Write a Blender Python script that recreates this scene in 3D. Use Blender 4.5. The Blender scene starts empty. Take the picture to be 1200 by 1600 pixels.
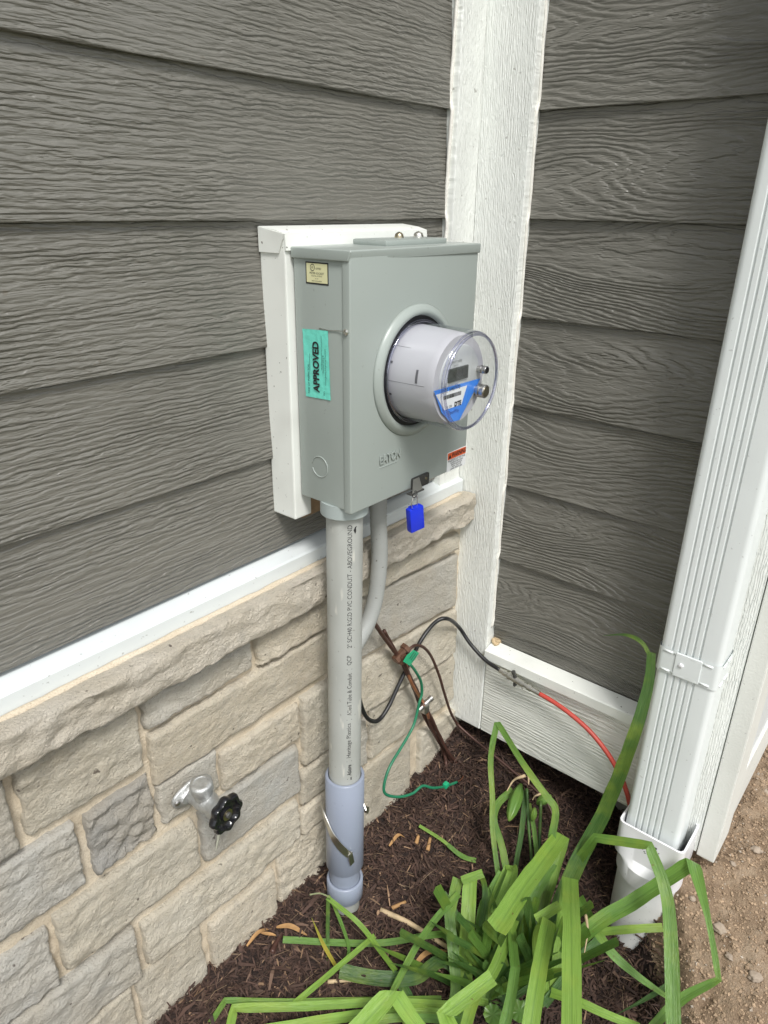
import bpy, bmesh, math, random
from mathutils import Vector, Matrix, noise
import numpy as np

random.seed(7)
scene = bpy.context.scene
COL = scene.collection
R = math.radians

# ------------------------------------------------------------------ camera
CAM = Vector((-1.2689, -0.8297, 1.2124))
AX_R = Vector((0.64198403, -0.76659688, 0.01362794))
AX_U = Vector((0.29808231, 0.26592528, 0.91675006))
AX_F = Vector((0.70640176, 0.58447666, -0.39922875))
FPX = 1107.4
cd = bpy.data.cameras.new('camera')
cam = bpy.data.objects.new('camera', cd)
COL.objects.link(cam)
m = Matrix.Identity(4)
for i in range(3):
    m[i][0] = AX_R[i]; m[i][1] = AX_U[i]; m[i][2] = -AX_F[i]; m[i][3] = CAM[i]
cam.matrix_world = m
cd.sensor_fit = 'VERTICAL'; cd.sensor_height = 36.0; cd.sensor_width = 27.0
cd.lens = FPX / 1600 * 36
cd.clip_start = 0.02; cd.clip_end = 500
scene.camera = cam

# ------------------------------------------------------------------ sky, sun, exposure
SUN_EL, SUN_AZ = 54.0, 237.0      # azimuth measured from +x towards +y
w = bpy.data.worlds.new('World'); scene.world = w; w.use_nodes = True
nt = w.node_tree
for n in list(nt.nodes): nt.nodes.remove(n)
sky = nt.nodes.new('ShaderNodeTexSky'); sky.sky_type = 'NISHITA'; sky.sun_disc = False
sky.sun_elevation = R(SUN_EL); sky.sun_rotation = R(90 - SUN_AZ)
sky.air_density = 1.0; sky.dust_density = 1.5; sky.ozone_density = 1.0
hsv = nt.nodes.new('ShaderNodeHueSaturation'); hsv.inputs['Saturation'].default_value = 0.22
bg = nt.nodes.new('ShaderNodeBackground'); bg.inputs['Strength'].default_value = 0.10
wo = nt.nodes.new('ShaderNodeOutputWorld')
nt.links.new(sky.outputs[0], hsv.inputs['Color']); nt.links.new(hsv.outputs[0], bg.inputs['Color'])
nt.links.new(bg.outputs[0], wo.inputs['Surface'])
sl = bpy.data.lights.new('sun', 'SUN'); sl.energy = 1.5; sl.angle = R(14); sl.color = (1.0, 0.975, 0.94)
so = bpy.data.objects.new('sun', sl); COL.objects.link(so)
sd = Vector((math.cos(R(SUN_AZ)) * math.cos(R(SUN_EL)), math.sin(R(SUN_AZ)) * math.cos(R(SUN_EL)), math.sin(R(SUN_EL))))
so.rotation_euler = sd.to_track_quat('Z', 'Y').to_euler(); so.location = sd * 8
scene.view_settings.view_transform = 'Standard'
try: scene.view_settings.look = 'None'
except Exception: pass
scene.view_settings.gamma = 1.0; scene.view_settings.use_curve_mapping = False
scene.view_settings.exposure = 0.97
scene.render.engine = 'CYCLES'
scene.cycles.max_bounces = 10; scene.cycles.transparent_max_bounces = 16

# ------------------------------------------------------------------ helpers
def ray(px, py):
    return AX_F * FPX + AX_R * (px - 600) + AX_U * (800 - py)
def at(px, py, ax, val):
    """surveyed photo point -> world point on the plane axis=val"""
    d = ray(px, py); return CAM + d * ((val - CAM[ax]) / d[ax])

def finish(name, bm, mat, parent=None, smooth=False, color=None, kind=None, auto=None):
    me = bpy.data.meshes.new(name)
    if len(bm.verts):
        lo = [min(v.co[i] for v in bm.verts) for i in range(3)]; hi = [max(v.co[i] for v in bm.verts) for i in range(3)]
        c = Vector(((lo[0] + hi[0]) / 2, (lo[1] + hi[1]) / 2, (lo[2] + hi[2]) / 2))
    else: c = Vector((0, 0, 0))
    bmesh.ops.translate(bm, verts=bm.verts, vec=-c)
    bm.to_mesh(me); bm.free()
    return link(name, me, mat, c, parent, smooth, color, kind, auto)
def link(name, me, mat, c, parent=None, smooth=False, color=None, kind=None, auto=None):
    o = bpy.data.objects.new(name, me); COL.objects.link(o)
    for mm in (mat if isinstance(mat, (list, tuple)) else [mat]): me.materials.append(mm)
    if smooth or auto:
        me.polygons.foreach_set('use_smooth', [True] * len(me.polygons))
        if auto: me.set_sharp_from_angle(angle=R(auto))
    if parent:
        o.parent = parent; o.location = c - wpos(parent)
    else: o.location = c
    if color: o.color = (*color, 1)
    if kind: o['kind'] = kind
    return o
def wpos(o):
    p = o.location.copy()
    while o.parent: o = o.parent; p += o.location
    return p
def thing(name, loc, label, cat, group=None):
    o = bpy.data.objects.new(name, None); COL.objects.link(o); o.location = loc; o.empty_display_size = .05
    return tag(o, label, cat, group)
def tag(o, label, cat, group=None):
    o['label'] = label; o['category'] = cat
    if group: o['group'] = group
    return o
def B(): return bmesh.new()
def box(bm, x0, x1, y0, y1, z0, z1, bev=0, seg=2):
    vs = [bm.verts.new((x, y, z)) for x in (x0, x1) for y in (y0, y1) for z in (z0, z1)]
    fs = [bm.faces.new([vs[i] for i in f]) for f in ((0, 1, 3, 2), (4, 6, 7, 5), (0, 4, 5, 1), (2, 3, 7, 6), (0, 2, 6, 4), (1, 5, 7, 3))]
    if bev:
        es = {e for f in fs for e in f.edges}
        bmesh.ops.bevel(bm, geom=list(es), offset=bev, segments=seg, affect='EDGES', profile=.6)
    return bm
def frame(d):
    d = Vector(d).normalized(); a = Vector((0, 0, 1)) if abs(d.z) < .9 else Vector((1, 0, 0))
    u = d.cross(a).normalized(); return d, u, u.cross(d)
def lathe(bm, prof, origin, axis, seg=32, cap0=True, cap1=True, squash=None, ang0=0):
    """prof: (distance along axis, radius)"""
    d, u, v = frame(axis); o = Vector(origin); rings = []
    for t, r in prof:
        ring = []
        for k in range(seg):
            a = ang0 + 2 * math.pi * k / seg
            rr = r if squash is None else r * squash(a)
            ring.append(bm.verts.new(o + d * t + (u * math.cos(a) + v * math.sin(a)) * rr))
        rings.append(ring)
    for A, C in zip(rings, rings[1:]):
        for k in range(seg): bm.faces.new((A[k], A[(k + 1) % seg], C[(k + 1) % seg], C[k]))
    if cap0: bm.faces.new(rings[0][::-1])
    if cap1: bm.faces.new(rings[-1])
    return bm
def cyl(bm, a, b, r, seg=24, r2=None, bev=0):
    a, b = Vector(a), Vector(b); L = (b - a).length; r2 = r if r2 is None else r2
    pr = [(0, r), (L, r2)] if not bev else [(0, r - bev), (bev, r), (L - bev, r2), (L, r2 - bev)]
    return lathe(bm, pr, a, b - a, seg)
def spline(pts, n=8):
    P = [Vector(p) for p in pts]; P = [P[0] * 2 - P[1]] + P + [P[-1] * 2 - P[-2]]; out = []
    for i in range(1, len(P) - 2):
        a, b, c, d = P[i - 1:i + 3]
        for k in range(n):
            t = k / n
            out.append(.5 * ((2 * b) + (c - a) * t + (2 * a - 5 * b + 4 * c - d) * t * t + (3 * b - a - 3 * c + d) * t ** 3))
    out.append(P[-2]); return out
def tube(bm, pts, r, seg=10, ridge=None, cap=True):
    pts = [Vector(p) for p in pts]; n = len(pts); rings = []; u = None
    for i, p in enumerate(pts):
        d = (pts[min(i + 1, n - 1)] - pts[max(i - 1, 0)]).normalized()
        if u is None: u = frame(d)[1]
        else: u = (u - d * u.dot(d)).normalized()
        v = d.cross(u); rr = r(i / (n - 1)) if callable(r) else r
        rings.append([bm.verts.new(p + (u * math.cos(a) + v * math.sin(a)) * (rr * (1 if ridge is None else ridge(i, a)))) for a in [2 * math.pi * k / seg for k in range(seg)]])
    for A, C in zip(rings, rings[1:]):
        for k in range(seg): bm.faces.new((A[k], A[(k + 1) % seg], C[(k + 1) % seg], C[k]))
    if cap: bm.faces.new(rings[0][::-1]); bm.faces.new(rings[-1])
    return bm
def quad(bm, a, b, c, d): return bm.faces.new([bm.verts.new(p) for p in (a, b, c, d)])
def text(name, body, size, mat, parent, fn, align='LEFT', extrude=0.0, spacing=1.0, bold=0.0, sx=1.0):
    cu = bpy.data.curves.new('lettering', 'FONT'); cu.body = body; cu.size = size; cu.align_x = align
    cu.align_y = 'CENTER'; cu.extrude = extrude; cu.space_character = spacing; cu.offset = bold; cu.resolution_u = 3
    o = bpy.data.objects.new('lettering', cu); COL.objects.link(o)
    dg = bpy.context.evaluated_depsgraph_get(); me = bpy.data.meshes.new_from_object(o.evaluated_get(dg))
    bpy.data.objects.remove(o)
    bm = B(); bm.from_mesh(me); bpy.data.meshes.remove(me); bpy.data.curves.remove(cu)
    for v in bm.verts: v.co = fn(v.co.x * sx, v.co.y, v.co.z)
    return finish(name, bm, mat, parent)

# ------------------------------------------------------------------ materials
def new_mat(name):
    mt = bpy.data.materials.new(name); mt.use_nodes = True; t = mt.node_tree
    return mt, t, t.nodes['Principled BSDF']
def N(t, typ, **kw):
    n = t.nodes.new(typ)
    for k, v in kw.items(): setattr(n, k, v)
    return n
def val(t, op, a, b=None, clamp=False):
    n = N(t, 'ShaderNodeMath', operation=op, use_clamp=clamp)
    for i, x in enumerate((a, b)):
        if x is None: continue
        if isinstance(x, (int, float)): n.inputs[i].default_value = x
        else: t.links.new(x, n.inputs[i])
    return n.outputs[0]
def nz(t, vec, scale, detail=3, rough=.55, dist=0):
    n = N(t, 'ShaderNodeTexNoise'); n.inputs['Scale'].default_value = scale; n.inputs['Detail'].default_value = detail
    n.inputs['Roughness'].default_value = rough; n.inputs['Distortion'].default_value = dist
    if vec is not None: t.links.new(vec, n.inputs['Vector'])
    return n.outputs['Fac']
def ramp(t, fac, stops):
    n = N(t, 'ShaderNodeValToRGB'); e = n.color_ramp.elements
    while len(e) < len(stops): e.new(.5)
    for k, (p, c) in enumerate(stops): e[k].position = p; e[k].color = (*c, 1) if len(c) == 3 else c
    t.links.new(fac, n.inputs[0]); return n.outputs[0]
def mix(t, fac, a, b, mode='MIX'):
    n = N(t, 'ShaderNodeMix', data_type='RGBA', blend_type=mode)
    for i, x in ((0, fac), (6, a), (7, b)):
        if isinstance(x, (int, float)): n.inputs[i].default_value = x
        elif isinstance(x, tuple): n.inputs[i].default_value = (*x, 1)
        else: t.links.new(x, n.inputs[i])
    return n.outputs[2]
def coords(t, rnd=True):
    tc = N(t, 'ShaderNodeTexCoord'); v = tc.outputs['Object']
    if rnd:
        oi = N(t, 'ShaderNodeObjectInfo'); mm = val(t, 'MULTIPLY', oi.outputs['Random'], 37.0)
        cb = N(t, 'ShaderNodeCombineXYZ')
        for i in range(3): t.links.new(mm, cb.inputs[i])
        a = N(t, 'ShaderNodeVectorMath', operation='ADD'); t.links.new(v, a.inputs[0]); t.links.new(cb.outputs[0], a.inputs[1]); v = a.outputs[0]
    return v
def scaled(t, v, s):
    n = N(t, 'ShaderNodeVectorMath', operation='MULTIPLY'); t.links.new(v, n.inputs[0]); n.inputs[1].default_value = s; return n.outputs[0]
def bump(t, h, bs, dist, strength=1.0, normal=None):
    b = N(t, 'ShaderNodeBump'); b.inputs['Strength'].default_value = strength; b.inputs['Distance'].default_value = dist
    t.links.new(h, b.inputs['Height'])
    if normal is not None: t.links.new(normal, b.inputs['Normal'])
    if bs is not None: t.links.new(b.outputs[0], bs.inputs['Normal'])
    return b.outputs[0]
def specks(t, v, scale, lo, hi):
    n = nz(t, v, scale, 2, .5); mr = N(t, 'ShaderNodeMapRange'); mr.inputs[1].default_value = lo; mr.inputs[2].default_value = hi
    t.links.new(n, mr.inputs[0]); return mr.outputs[0]

def plain(name, col, rough=.5, metal=0, var=.08, vscale=12, bdist=0, bscale=300, dirt=0, dirtcol=(.08, .06, .04), spec=None, coat=0):
    mt, t, bs = new_mat(name); v = coords(t)
    f = nz(t, v, vscale, 4)
    c = ramp(t, f, [(.25, tuple(x * (1 - var) for x in col)), (.75, tuple(min(1, x * (1 + var)) for x in col))])
    if dirt:
        c = mix(t, val(t, 'MULTIPLY', specks(t, v, 130, .70, .76), dirt), c, dirtcol)
        c = mix(t, val(t, 'MULTIPLY', specks(t, v, 9, .5, .85), dirt * .25), c, dirtcol)
    t.links.new(c, bs.inputs['Base Color'])
    bs.inputs['Metallic'].default_value = metal
    rr = N(t, 'ShaderNodeMapRange'); rr.inputs[3].default_value = rough * .8; rr.inputs[4].default_value = min(1, rough * 1.25)
    t.links.new(nz(t, v, vscale * 3, 3), rr.inputs[0]); t.links.new(rr.outputs[0], bs.inputs['Roughness'])
    if coat: bs.inputs['Coat Weight'].default_value = coat
    if bdist: bump(t, nz(t, v, bscale, 3), bs, bdist)
    return mt

def grain(name, col, along, across, freq=150, warp=.05, dist=.0018, rough=.55, fine=1.0, la=1.3, lb=7.0, lowmask=.15, wob=1.0, dirt=.5, chip=.25, sa=16, sb=150, streak=.6, rw=1.0):
    mt, t, bs = new_mat(name); v = coords(t)
    sp = N(t, 'ShaderNodeSeparateXYZ'); t.links.new(v, sp.inputs[0]); a = sp.outputs['XYZ'.index(along)]; b = sp.outputs['XYZ'.index(across)]
    def vec(sa, sb):
        c = N(t, 'ShaderNodeCombineXYZ'); t.links.new(val(t, 'MULTIPLY', a, sa), c.inputs[0]); t.links.new(val(t, 'MULTIPLY', b, sb), c.inputs[1]); return c.outputs[0]
    n1 = nz(t, vec(la, lb), 1, 1.5, .45)
    n2 = nz(t, vec(16, 75), 1, 3, .6)
    tt = val(t, 'ADD', val(t, 'MULTIPLY', val(t, 'ADD', b, val(t, 'MULTIPLY', n1, warp * 2)), freq), val(t, 'MULTIPLY', n2, 1.6 * wob))
    fr = val(t, 'FRACT', tt)
    # asymmetric ridge : slow rise, quick fall
    r1 = N(t, 'ShaderNodeMapRange', interpolation_type='SMOOTHSTEP'); r1.inputs[1].default_value = 0; r1.inputs[2].default_value = .62
    t.links.new(fr, r1.inputs[0])
    r2 = N(t, 'ShaderNodeMapRange', interpolation_type='SMOOTHSTEP'); r2.inputs[1].default_value = 1.0; r2.inputs[2].default_value = .72
    t.links.new(fr, r2.inputs[0])
    ridge = val(t, 'MULTIPLY', r1.outputs[0], r2.outputs[0])
    mk = N(t, 'ShaderNodeMapRange'); mk.inputs[1].default_value = .36; mk.inputs[2].default_value = .62; mk.inputs[3].default_value = lowmask; mk.inputs[4].default_value = 1
    t.links.new(nz(t, vec(5, 22), 1, 3, .6), mk.inputs[0])
    n4 = nz(t, vec(90, 330), 1, 3, .6)
    n5 = val(t, 'SUBTRACT', 1.0, val(t, 'MULTIPLY', val(t, 'ABSOLUTE', val(t, 'SUBTRACT', nz(t, vec(sa, sb), 1, 2, .5, .6), .5)), 5.0), True)
    h = val(t, 'ADD', val(t, 'MULTIPLY', val(t, 'MULTIPLY', ridge, rw), mk.outputs[0]), val(t, 'ADD', val(t, 'MULTIPLY', n4, chip * fine), val(t, 'MULTIPLY', n5, streak)))
    bump(t, h, bs, dist)
    c = ramp(t, nz(t, vec(3, 9), 1, 4), [(.3, tuple(x * .93 for x in col)), (.7, tuple(x * 1.07 for x in col))])
    if dirt:
        c = mix(t, val(t, 'MULTIPLY', specks(t, v, 70, .71, .75), dirt), c, (.12, .10, .07))
    t.links.new(c, bs.inputs['Base Color']); bs.inputs['Roughness'].default_value = rough
    return mt

SID = (.176, .170, .148)
M = {}
M['siding_l'] = grain('grey_siding_paint', SID, 'X', 'Z', freq=125, warp=.022, dist=.0019, rough=.33, dirt=.35, wob=1.5, streak=.38, sa=11, sb=110, chip=.10, lowmask=.35)
M['siding_r'] = grain('grey_siding_paint_cathedral', SID, 'Y', 'Z', freq=80, warp=.140, dist=.0022, rough=.33, streak=.25, sa=10, sb=120, chip=.12, rw=1.2, lowmask=.4, la=2.0, lb=8, dirt=.35, wob=1.1)
WH = (.82, .84, .80)
M['trim_z'] = grain('white_trim_paint', WH, 'Z', 'Y', freq=240, warp=.006, dist=.0008, sa=45, sb=190, streak=.9, chip=.5, rough=.5, dirt=.5, lowmask=.1, wob=1.6)
M['trim_zx'] = grain('white_trim_paint_front', WH, 'Z', 'X', freq=240, warp=.006, dist=.0008, sa=45, sb=190, streak=.9, chip=.5, rough=.5, dirt=.5, lowmask=.1, wob=1.6)
M['trim_y'] = grain('white_skirt_paint', (.74, .755, .70), 'Y', 'Z', freq=120, warp=.08, dist=.0012, rough=.5, la=1.2, lb=6, dirt=.6, streak=.5)
M['smooth_white'] = plain('smooth_white_board', (.74, .75, .70), .5, var=.03, bdist=.0006, bscale=220, dirt=.4)
M['flash'] = plain('white_metal_flashing', (.66, .70, .70), .33, var=.02, vscale=5, dirt=.45)
M['cap_flash'] = plain('white_drip_cap', (.80, .82, .77), .35, var=.02, vscale=5, dirt=.75)
M['downspout'] = plain('downspout_enamel', (.76, .80, .79), .3, var=.015, vscale=6, dirt=.25)
M['pvc_white'] = plain('white_pvc', (.82, .82, .84), .32, var=.02, dirt=.3)
M['pvc_white_dull'] = plain('weathered_white_pvc', (.76, .77, .75), .45, var=.03, dirt=.5)
M['block'] = plain('white_mounting_block_vinyl', (.80, .82, .775), .4, var=.02, vscale=6, dirt=.9)
M['caulk'] = plain('caulk', (.80, .78, .72), .6, var=.06, vscale=30, bdist=.0008, bscale=160, dirt=.4)
M['box'] = plain('grey_box_enamel', (.335, .375, .35), .3, var=.02, vscale=7, bdist=.00006, bscale=900, dirt=.22)
M['box_dark'] = plain('grey_box_enamel_worn', (.27, .30, .285), .4, var=.05, dirt=.4)
M['hub'] = plain('grey_hub_paint', (.36, .41, .40), .42, var=.03)
def scuffed_pipe():
    mt = plain('grey_pvc_conduit', (.41, .425, .40), .42, var=.07, vscale=8, dirt=.6, dirtcol=(.14, .13, .11)); t = mt.node_tree; bs = t.nodes['Principled BSDF']
    src = bs.inputs['Base Color'].links[0].from_socket; v = coords(t)
    f = specks(t, scaled(t, v, (60, 60, 14)), 1.0, .66, .72); g = specks(t, scaled(t, v, (22, 22, 5)), 1.0, .58, .78)
    c = mix(t, val(t, 'MULTIPLY', f, .55), src, (.66, .65, .58)); c = mix(t, val(t, 'MULTIPLY', g, .35), c, (.22, .21, .18))
    t.links.new(c, bs.inputs['Base Color']); return mt
M['pipe'] = scuffed_pipe()
M['coupling'] = plain('blue_grey_pvc', (.265, .300, .375), .34, var=.03, vscale=6, dirt=.25)
M['flex'] = plain('grey_flexible_conduit', (.37, .385, .37), .45, var=.08, vscale=14, dirt=.7, dirtcol=(.10, .09, .07))
M['zinc'] = plain('zinc_plated_steel', (.62, .61, .56), .34, 1.0, var=.18, vscale=40)
M['steel'] = plain('bright_steel', (.52, .51, .49), .32, 1.0, var=.12, vscale=60)
M['dark_steel'] = plain('dark_grey_steel', (.10, .10, .095), .45, .6, var=.15)
M['cast'] = plain('cast_nickel', (.50, .51, .50), .46, .75, var=.2, vscale=90, bdist=.0012, bscale=260)
M['black_gloss'] = plain('black_glossy_plastic', (.012, .012, .014), .16, var=.1)
M['black_rubber'] = plain('black_cable_jacket', (.014, .014, .015), .38, var=.2)
M['red_cable'] = plain('red_cable_jacket', (.52, .075, .055), .4, var=.08)
M['brown_wire'] = plain('brown_wire', (.075, .035, .026), .45, .2, var=.3, vscale=60)
M['copper'] = plain('bare_copper', (.55, .24, .13), .4, .8, var=.25, vscale=60)
M['green_wire'] = plain('green_wire', (.015, .17, .085), .38, var=.12)
M['green_tag'] = plain('green_tag_plastic', (.015, .36, .17), .4, var=.06)
M['blue_seal'] = plain('blue_plastic', (.012, .035, .62), .3, var=.05)
M['ink'] = plain('black_ink', (.018, .018, .02), .55, var=.05)
M['ink_blue'] = plain('dark_blue_ink', (.02, .07, .30), .5, var=.05)
M['teal'] = plain('teal_sticker_paper', (.17, .70, .57), .45, var=.04, vscale=20, bdist=.0016, bscale=75)
M['cream'] = plain('cream_sticker', (.72, .70, .42), .4, var=.02)
M['white_paper'] = plain('white_sticker', (.80, .82, .82), .4, var=.02)
M['orange'] = plain('orange_sticker', (.72, .13, .04), .45, var=.04)
M['blue_label'] = plain('blue_label', (.055, .25, .80), .35, var=.04)
M['meter_body'] = plain('pale_grey_meter_housing', (.50, .50, .525), .45, var=.02)
M['meter_face'] = plain('meter_face_plate', (.52, .54, .53), .45, var=.02)
M['meter_seam'] = plain('meter_seam_shadow_gap', (.12, .12, .13), .6, var=.02)
M['lcd'] = plain('lcd_glass', (.075, .08, .075), .2, var=.2, vscale=160)
M['mortar'] = None
M['brass'] = plain('dull_brass', (.45, .40, .28), .3, 1.0, var=.2, vscale=50)
M['bronze'] = plain('tarnished_bronze', (.16, .085, .055), .45, .6, var=.3, vscale=70)
M['residue'] = plain('dried_residue', (.50, .50, .40), .5, var=.1)
M['concrete'] = plain('foundation_concrete', (.30, .29, .27), .9, var=.15, bdist=.002, bscale=80)
M['sheath'] = plain('light_block_sheathing', (.25, .23, .19), .9)
M['old_wood'] = plain('raw_wood', (.30, .20, .12), .8, var=.3, vscale=60)
M['dry'] = plain('dry_leaf', (.42, .24, .10), .7, var=.3, vscale=60)
M['straw'] = plain('straw', (.50, .38, .23), .7, var=.25, vscale=60)
M['spider'] = plain('dry_grass_wisp', (.50, .46, .36), .8)
M['pebble'] = plain('pebble_stone', (.34, .275, .21), .75, var=.2, vscale=60, bdist=.001, bscale=120)

def clear_plastic(name='clear_polycarbonate', base=.035, tint=(.95, .955, .965, 1)):
    mt, t, bs = new_mat(name); t.nodes.remove(bs)
    out = t.nodes['Material Output']
    tr = N(t, 'ShaderNodeBsdfTransparent'); tr.inputs[0].default_value = tint
    gl = N(t, 'ShaderNodeBsdfGlossy'); gl.inputs['Roughness'].default_value = .03; gl.inputs['Color'].default_value = (.95, .96, 1, 1)
    lw = N(t, 'ShaderNodeLayerWeight'); lw.inputs['Blend'].default_value = .5
    fac = val(t, 'ADD', val(t, 'MULTIPLY', val(t, 'POWER', lw.outputs['Facing'], 4.0), .75), base)
    mx = N(t, 'ShaderNodeMixShader'); t.links.new(fac, mx.inputs[0]); t.links.new(tr.outputs[0], mx.inputs[1]); t.links.new(gl.outputs[0], mx.inputs[2])
    t.links.new(mx.outputs[0], out.inputs['Surface']); return mt
M['clear'] = clear_plastic()
M['rim'] = clear_plastic('clear_polycarbonate_rim', .16, (.80, .80, .88, 1))

def stone_mat(name, ledge=False):
    mt, t, bs = new_mat(name); v = coords(t); oi = N(t, 'ShaderNodeObjectInfo')
    f = nz(t, v, 9, 5, .6); f2 = nz(t, v, 45, 4, .6); f3 = nz(t, v, 160, 3, .6)
    c = mix(t, ramp(t, f, [(.35, (0, 0, 0)), (.65, (1, 1, 1))]), oi.outputs['Color'], mix(t, .5, oi.outputs['Color'], (.55, .47, .34)))
    c = mix(t, ramp(t, f2, [(.48, (0, 0, 0)), (.78, (.45, .45, .45))]), c, (.46, .43, .37))
    c = mix(t, ramp(t, f3, [(.55, (0, 0, 0)), (.8, (.5, .5, .5))]), c, (.60, .56, .47))
    c = mix(t, val(t, 'MULTIPLY', specks(t, v, 55, .72, .76), .8), c, (.07, .05, .035))
    c = mix(t, val(t, 'MULTIPLY', specks(t, v, 330, .60, .70), .5), c, (.30, .27, .22))
    t.links.new(c, bs.inputs['Base Color']); bs.inputs['Roughness'].default_value = .85
    vo = N(t, 'ShaderNodeTexVoronoi'); vo.inputs['Scale'].default_value = 260; t.links.new(v, vo.inputs['Vector'])
    h = val(t, 'ADD', val(t, 'MULTIPLY', nz(t, v, 210, 6, .78), 2.0), val(t, 'MULTIPLY', vo.outputs['Distance'], .55))
    bump(t, h, bs, .0034)
    return mt
M['stone'] = stone_mat('limestone_veneer')
def mortar_mat():
    mt, t, bs = new_mat('sand_mortar'); v = coords(t, False)
    c = ramp(t, nz(t, v, 14, 5, .6), [(.3, (.58, .49, .36)), (.7, (.70, .62, .49))])
    c = mix(t, ramp(t, nz(t, v, 400, 2), [(.5, (0, 0, 0)), (.8, (.6, .6, .6))]), c, (.32, .25, .16))
    t.links.new(c, bs.inputs['Base Color']); bs.inputs['Roughness'].default_value = .95
    bump(t, nz(t, v, 260, 4, .65), bs, .0025); return mt
M['mortar'] = mortar_mat()

def ground_mats():
    a, t, bs = new_mat('dark_mulch_floor'); v = coords(t, False)
    c = ramp(t, nz(t, v, 60, 5, .65), [(.3, (.012, .008, .007)), (.7, (.05, .030, .024))])
    t.links.new(c, bs.inputs['Base Color']); bs.inputs['Roughness'].default_value = .95; bump(t, nz(t, v, 140, 5, .7), bs, .006)
    b, t, bs = new_mat('dry_soil'); v = coords(t, False)
    c = ramp(t, nz(t, v, 22, 6, .65), [(.28, (.21, .14, .085)), (.5, (.36, .26, .17)), (.75, (.48, .375, .265))])
    c = mix(t, ramp(t, nz(t, v, 190, 4, .6), [(.52, (0, 0, 0)), (.75, (.7, .7, .7))]), c, (.19, .125, .08))
    t.links.new(c, bs.inputs['Base Color']); bs.inputs['Roughness'].default_value = .95
    bump(t, val(t, 'ADD', nz(t, v, 110, 6, .7), val(t, 'MULTIPLY', nz(t, v, 420, 3, .7), .4)), bs, .009)
    g, t, bs = new_mat('lawn'); v = coords(t, False)
    c = ramp(t, nz(t, v, 3, 6, .7), [(.3, (.06, .085, .025)), (.7, (.11, .14, .045))])
    t.links.new(c, bs.inputs['Base Color']); bs.inputs['Roughness'].default_value = .95; bump(t, nz(t, v, 60, 5, .7), bs, .02)
    return a, b, g
M['mulch_floor'], M['soil'], M['lawn'] = ground_mats()
def attr_mat(name, rough):
    mt, t, bs = new_mat(name); at_ = N(t, 'ShaderNodeAttribute', attribute_name='tint')
    t.links.new(at_.outputs['Color'], bs.inputs['Base Color']); bs.inputs['Roughness'].default_value = rough; return mt
M['shreds'] = attr_mat('shredded_bark', .85)
M['clods'] = attr_mat('soil_crumbs', .95)

def leaf_mat():
    mt, t, bs = new_mat('daylily_leaf'); out = t.nodes['Material Output']; oi = N(t, 'ShaderNodeObjectInfo')
    uv = N(t, 'ShaderNodeUVMap'); sp = N(t, 'ShaderNodeSeparateXYZ'); t.links.new(uv.outputs[0], sp.inputs[0])
    cb = N(t, 'ShaderNodeCombineXYZ'); t.links.new(val(t, 'MULTIPLY', sp.outputs[0], 22), cb.inputs[0]); t.links.new(val(t, 'MULTIPLY', sp.outputs[1], 1.2), cb.inputs[1])
    t.links.new(val(t, 'MULTIPLY', oi.outputs['Random'], 50), cb.inputs[2])
    vein = nz(t, cb.outputs[0], 1, 3, .6)
    c = mix(t, ramp(t, vein, [(.42, (0, 0, 0)), (.58, (1, 1, 1))]), mix(t, .16, oi.outputs['Color'], (.03, .09, .02)), mix(t, .22, oi.outputs['Color'], (.28, .42, .12)))
    mid = val(t, 'SUBTRACT', 1.0, val(t, 'MULTIPLY', val(t, 'ABSOLUTE', val(t, 'SUBTRACT', sp.outputs[0], .5)), 14.0), True)
    c = mix(t, val(t, 'MULTIPLY', mid, .35), c, (.05, .13, .03))
    c2 = mix(t, ramp(t, nz(t, coords(t), 25, 4), [(.55, (0, 0, 0)), (.8, (.4, .4, .4))]), c, (.16, .24, .05))
    c2 = mix(t, ramp(t, nz(t, coords(t), 9, 4, .6), [(.50, (0, 0, 0)), (.72, (.55, .55, .55))]), c2, (.34, .43, .06))
    c2 = mix(t, specks(t, coords(t), 120, .73, .78), c2, (.16, .10, .03))
    t.links.new(c2, bs.inputs['Base Color']); bs.inputs['Roughness'].default_value = .32
    bump(t, vein, bs, .0016)
    tr = N(t, 'ShaderNodeBsdfTranslucent'); t.links.new(mix(t, .5, c2, (.25, .42, .03)), tr.inputs['Color'])
    mx = N(t, 'ShaderNodeMixShader'); mx.inputs[0].default_value = .28
    t.links.new(bs.outputs[0], mx.inputs[1]); t.links.new(tr.outputs[0], mx.inputs[2]); t.links.new(mx.outputs[0], out.inputs['Surface']); return mt
M['leaf'] = leaf_mat()

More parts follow.
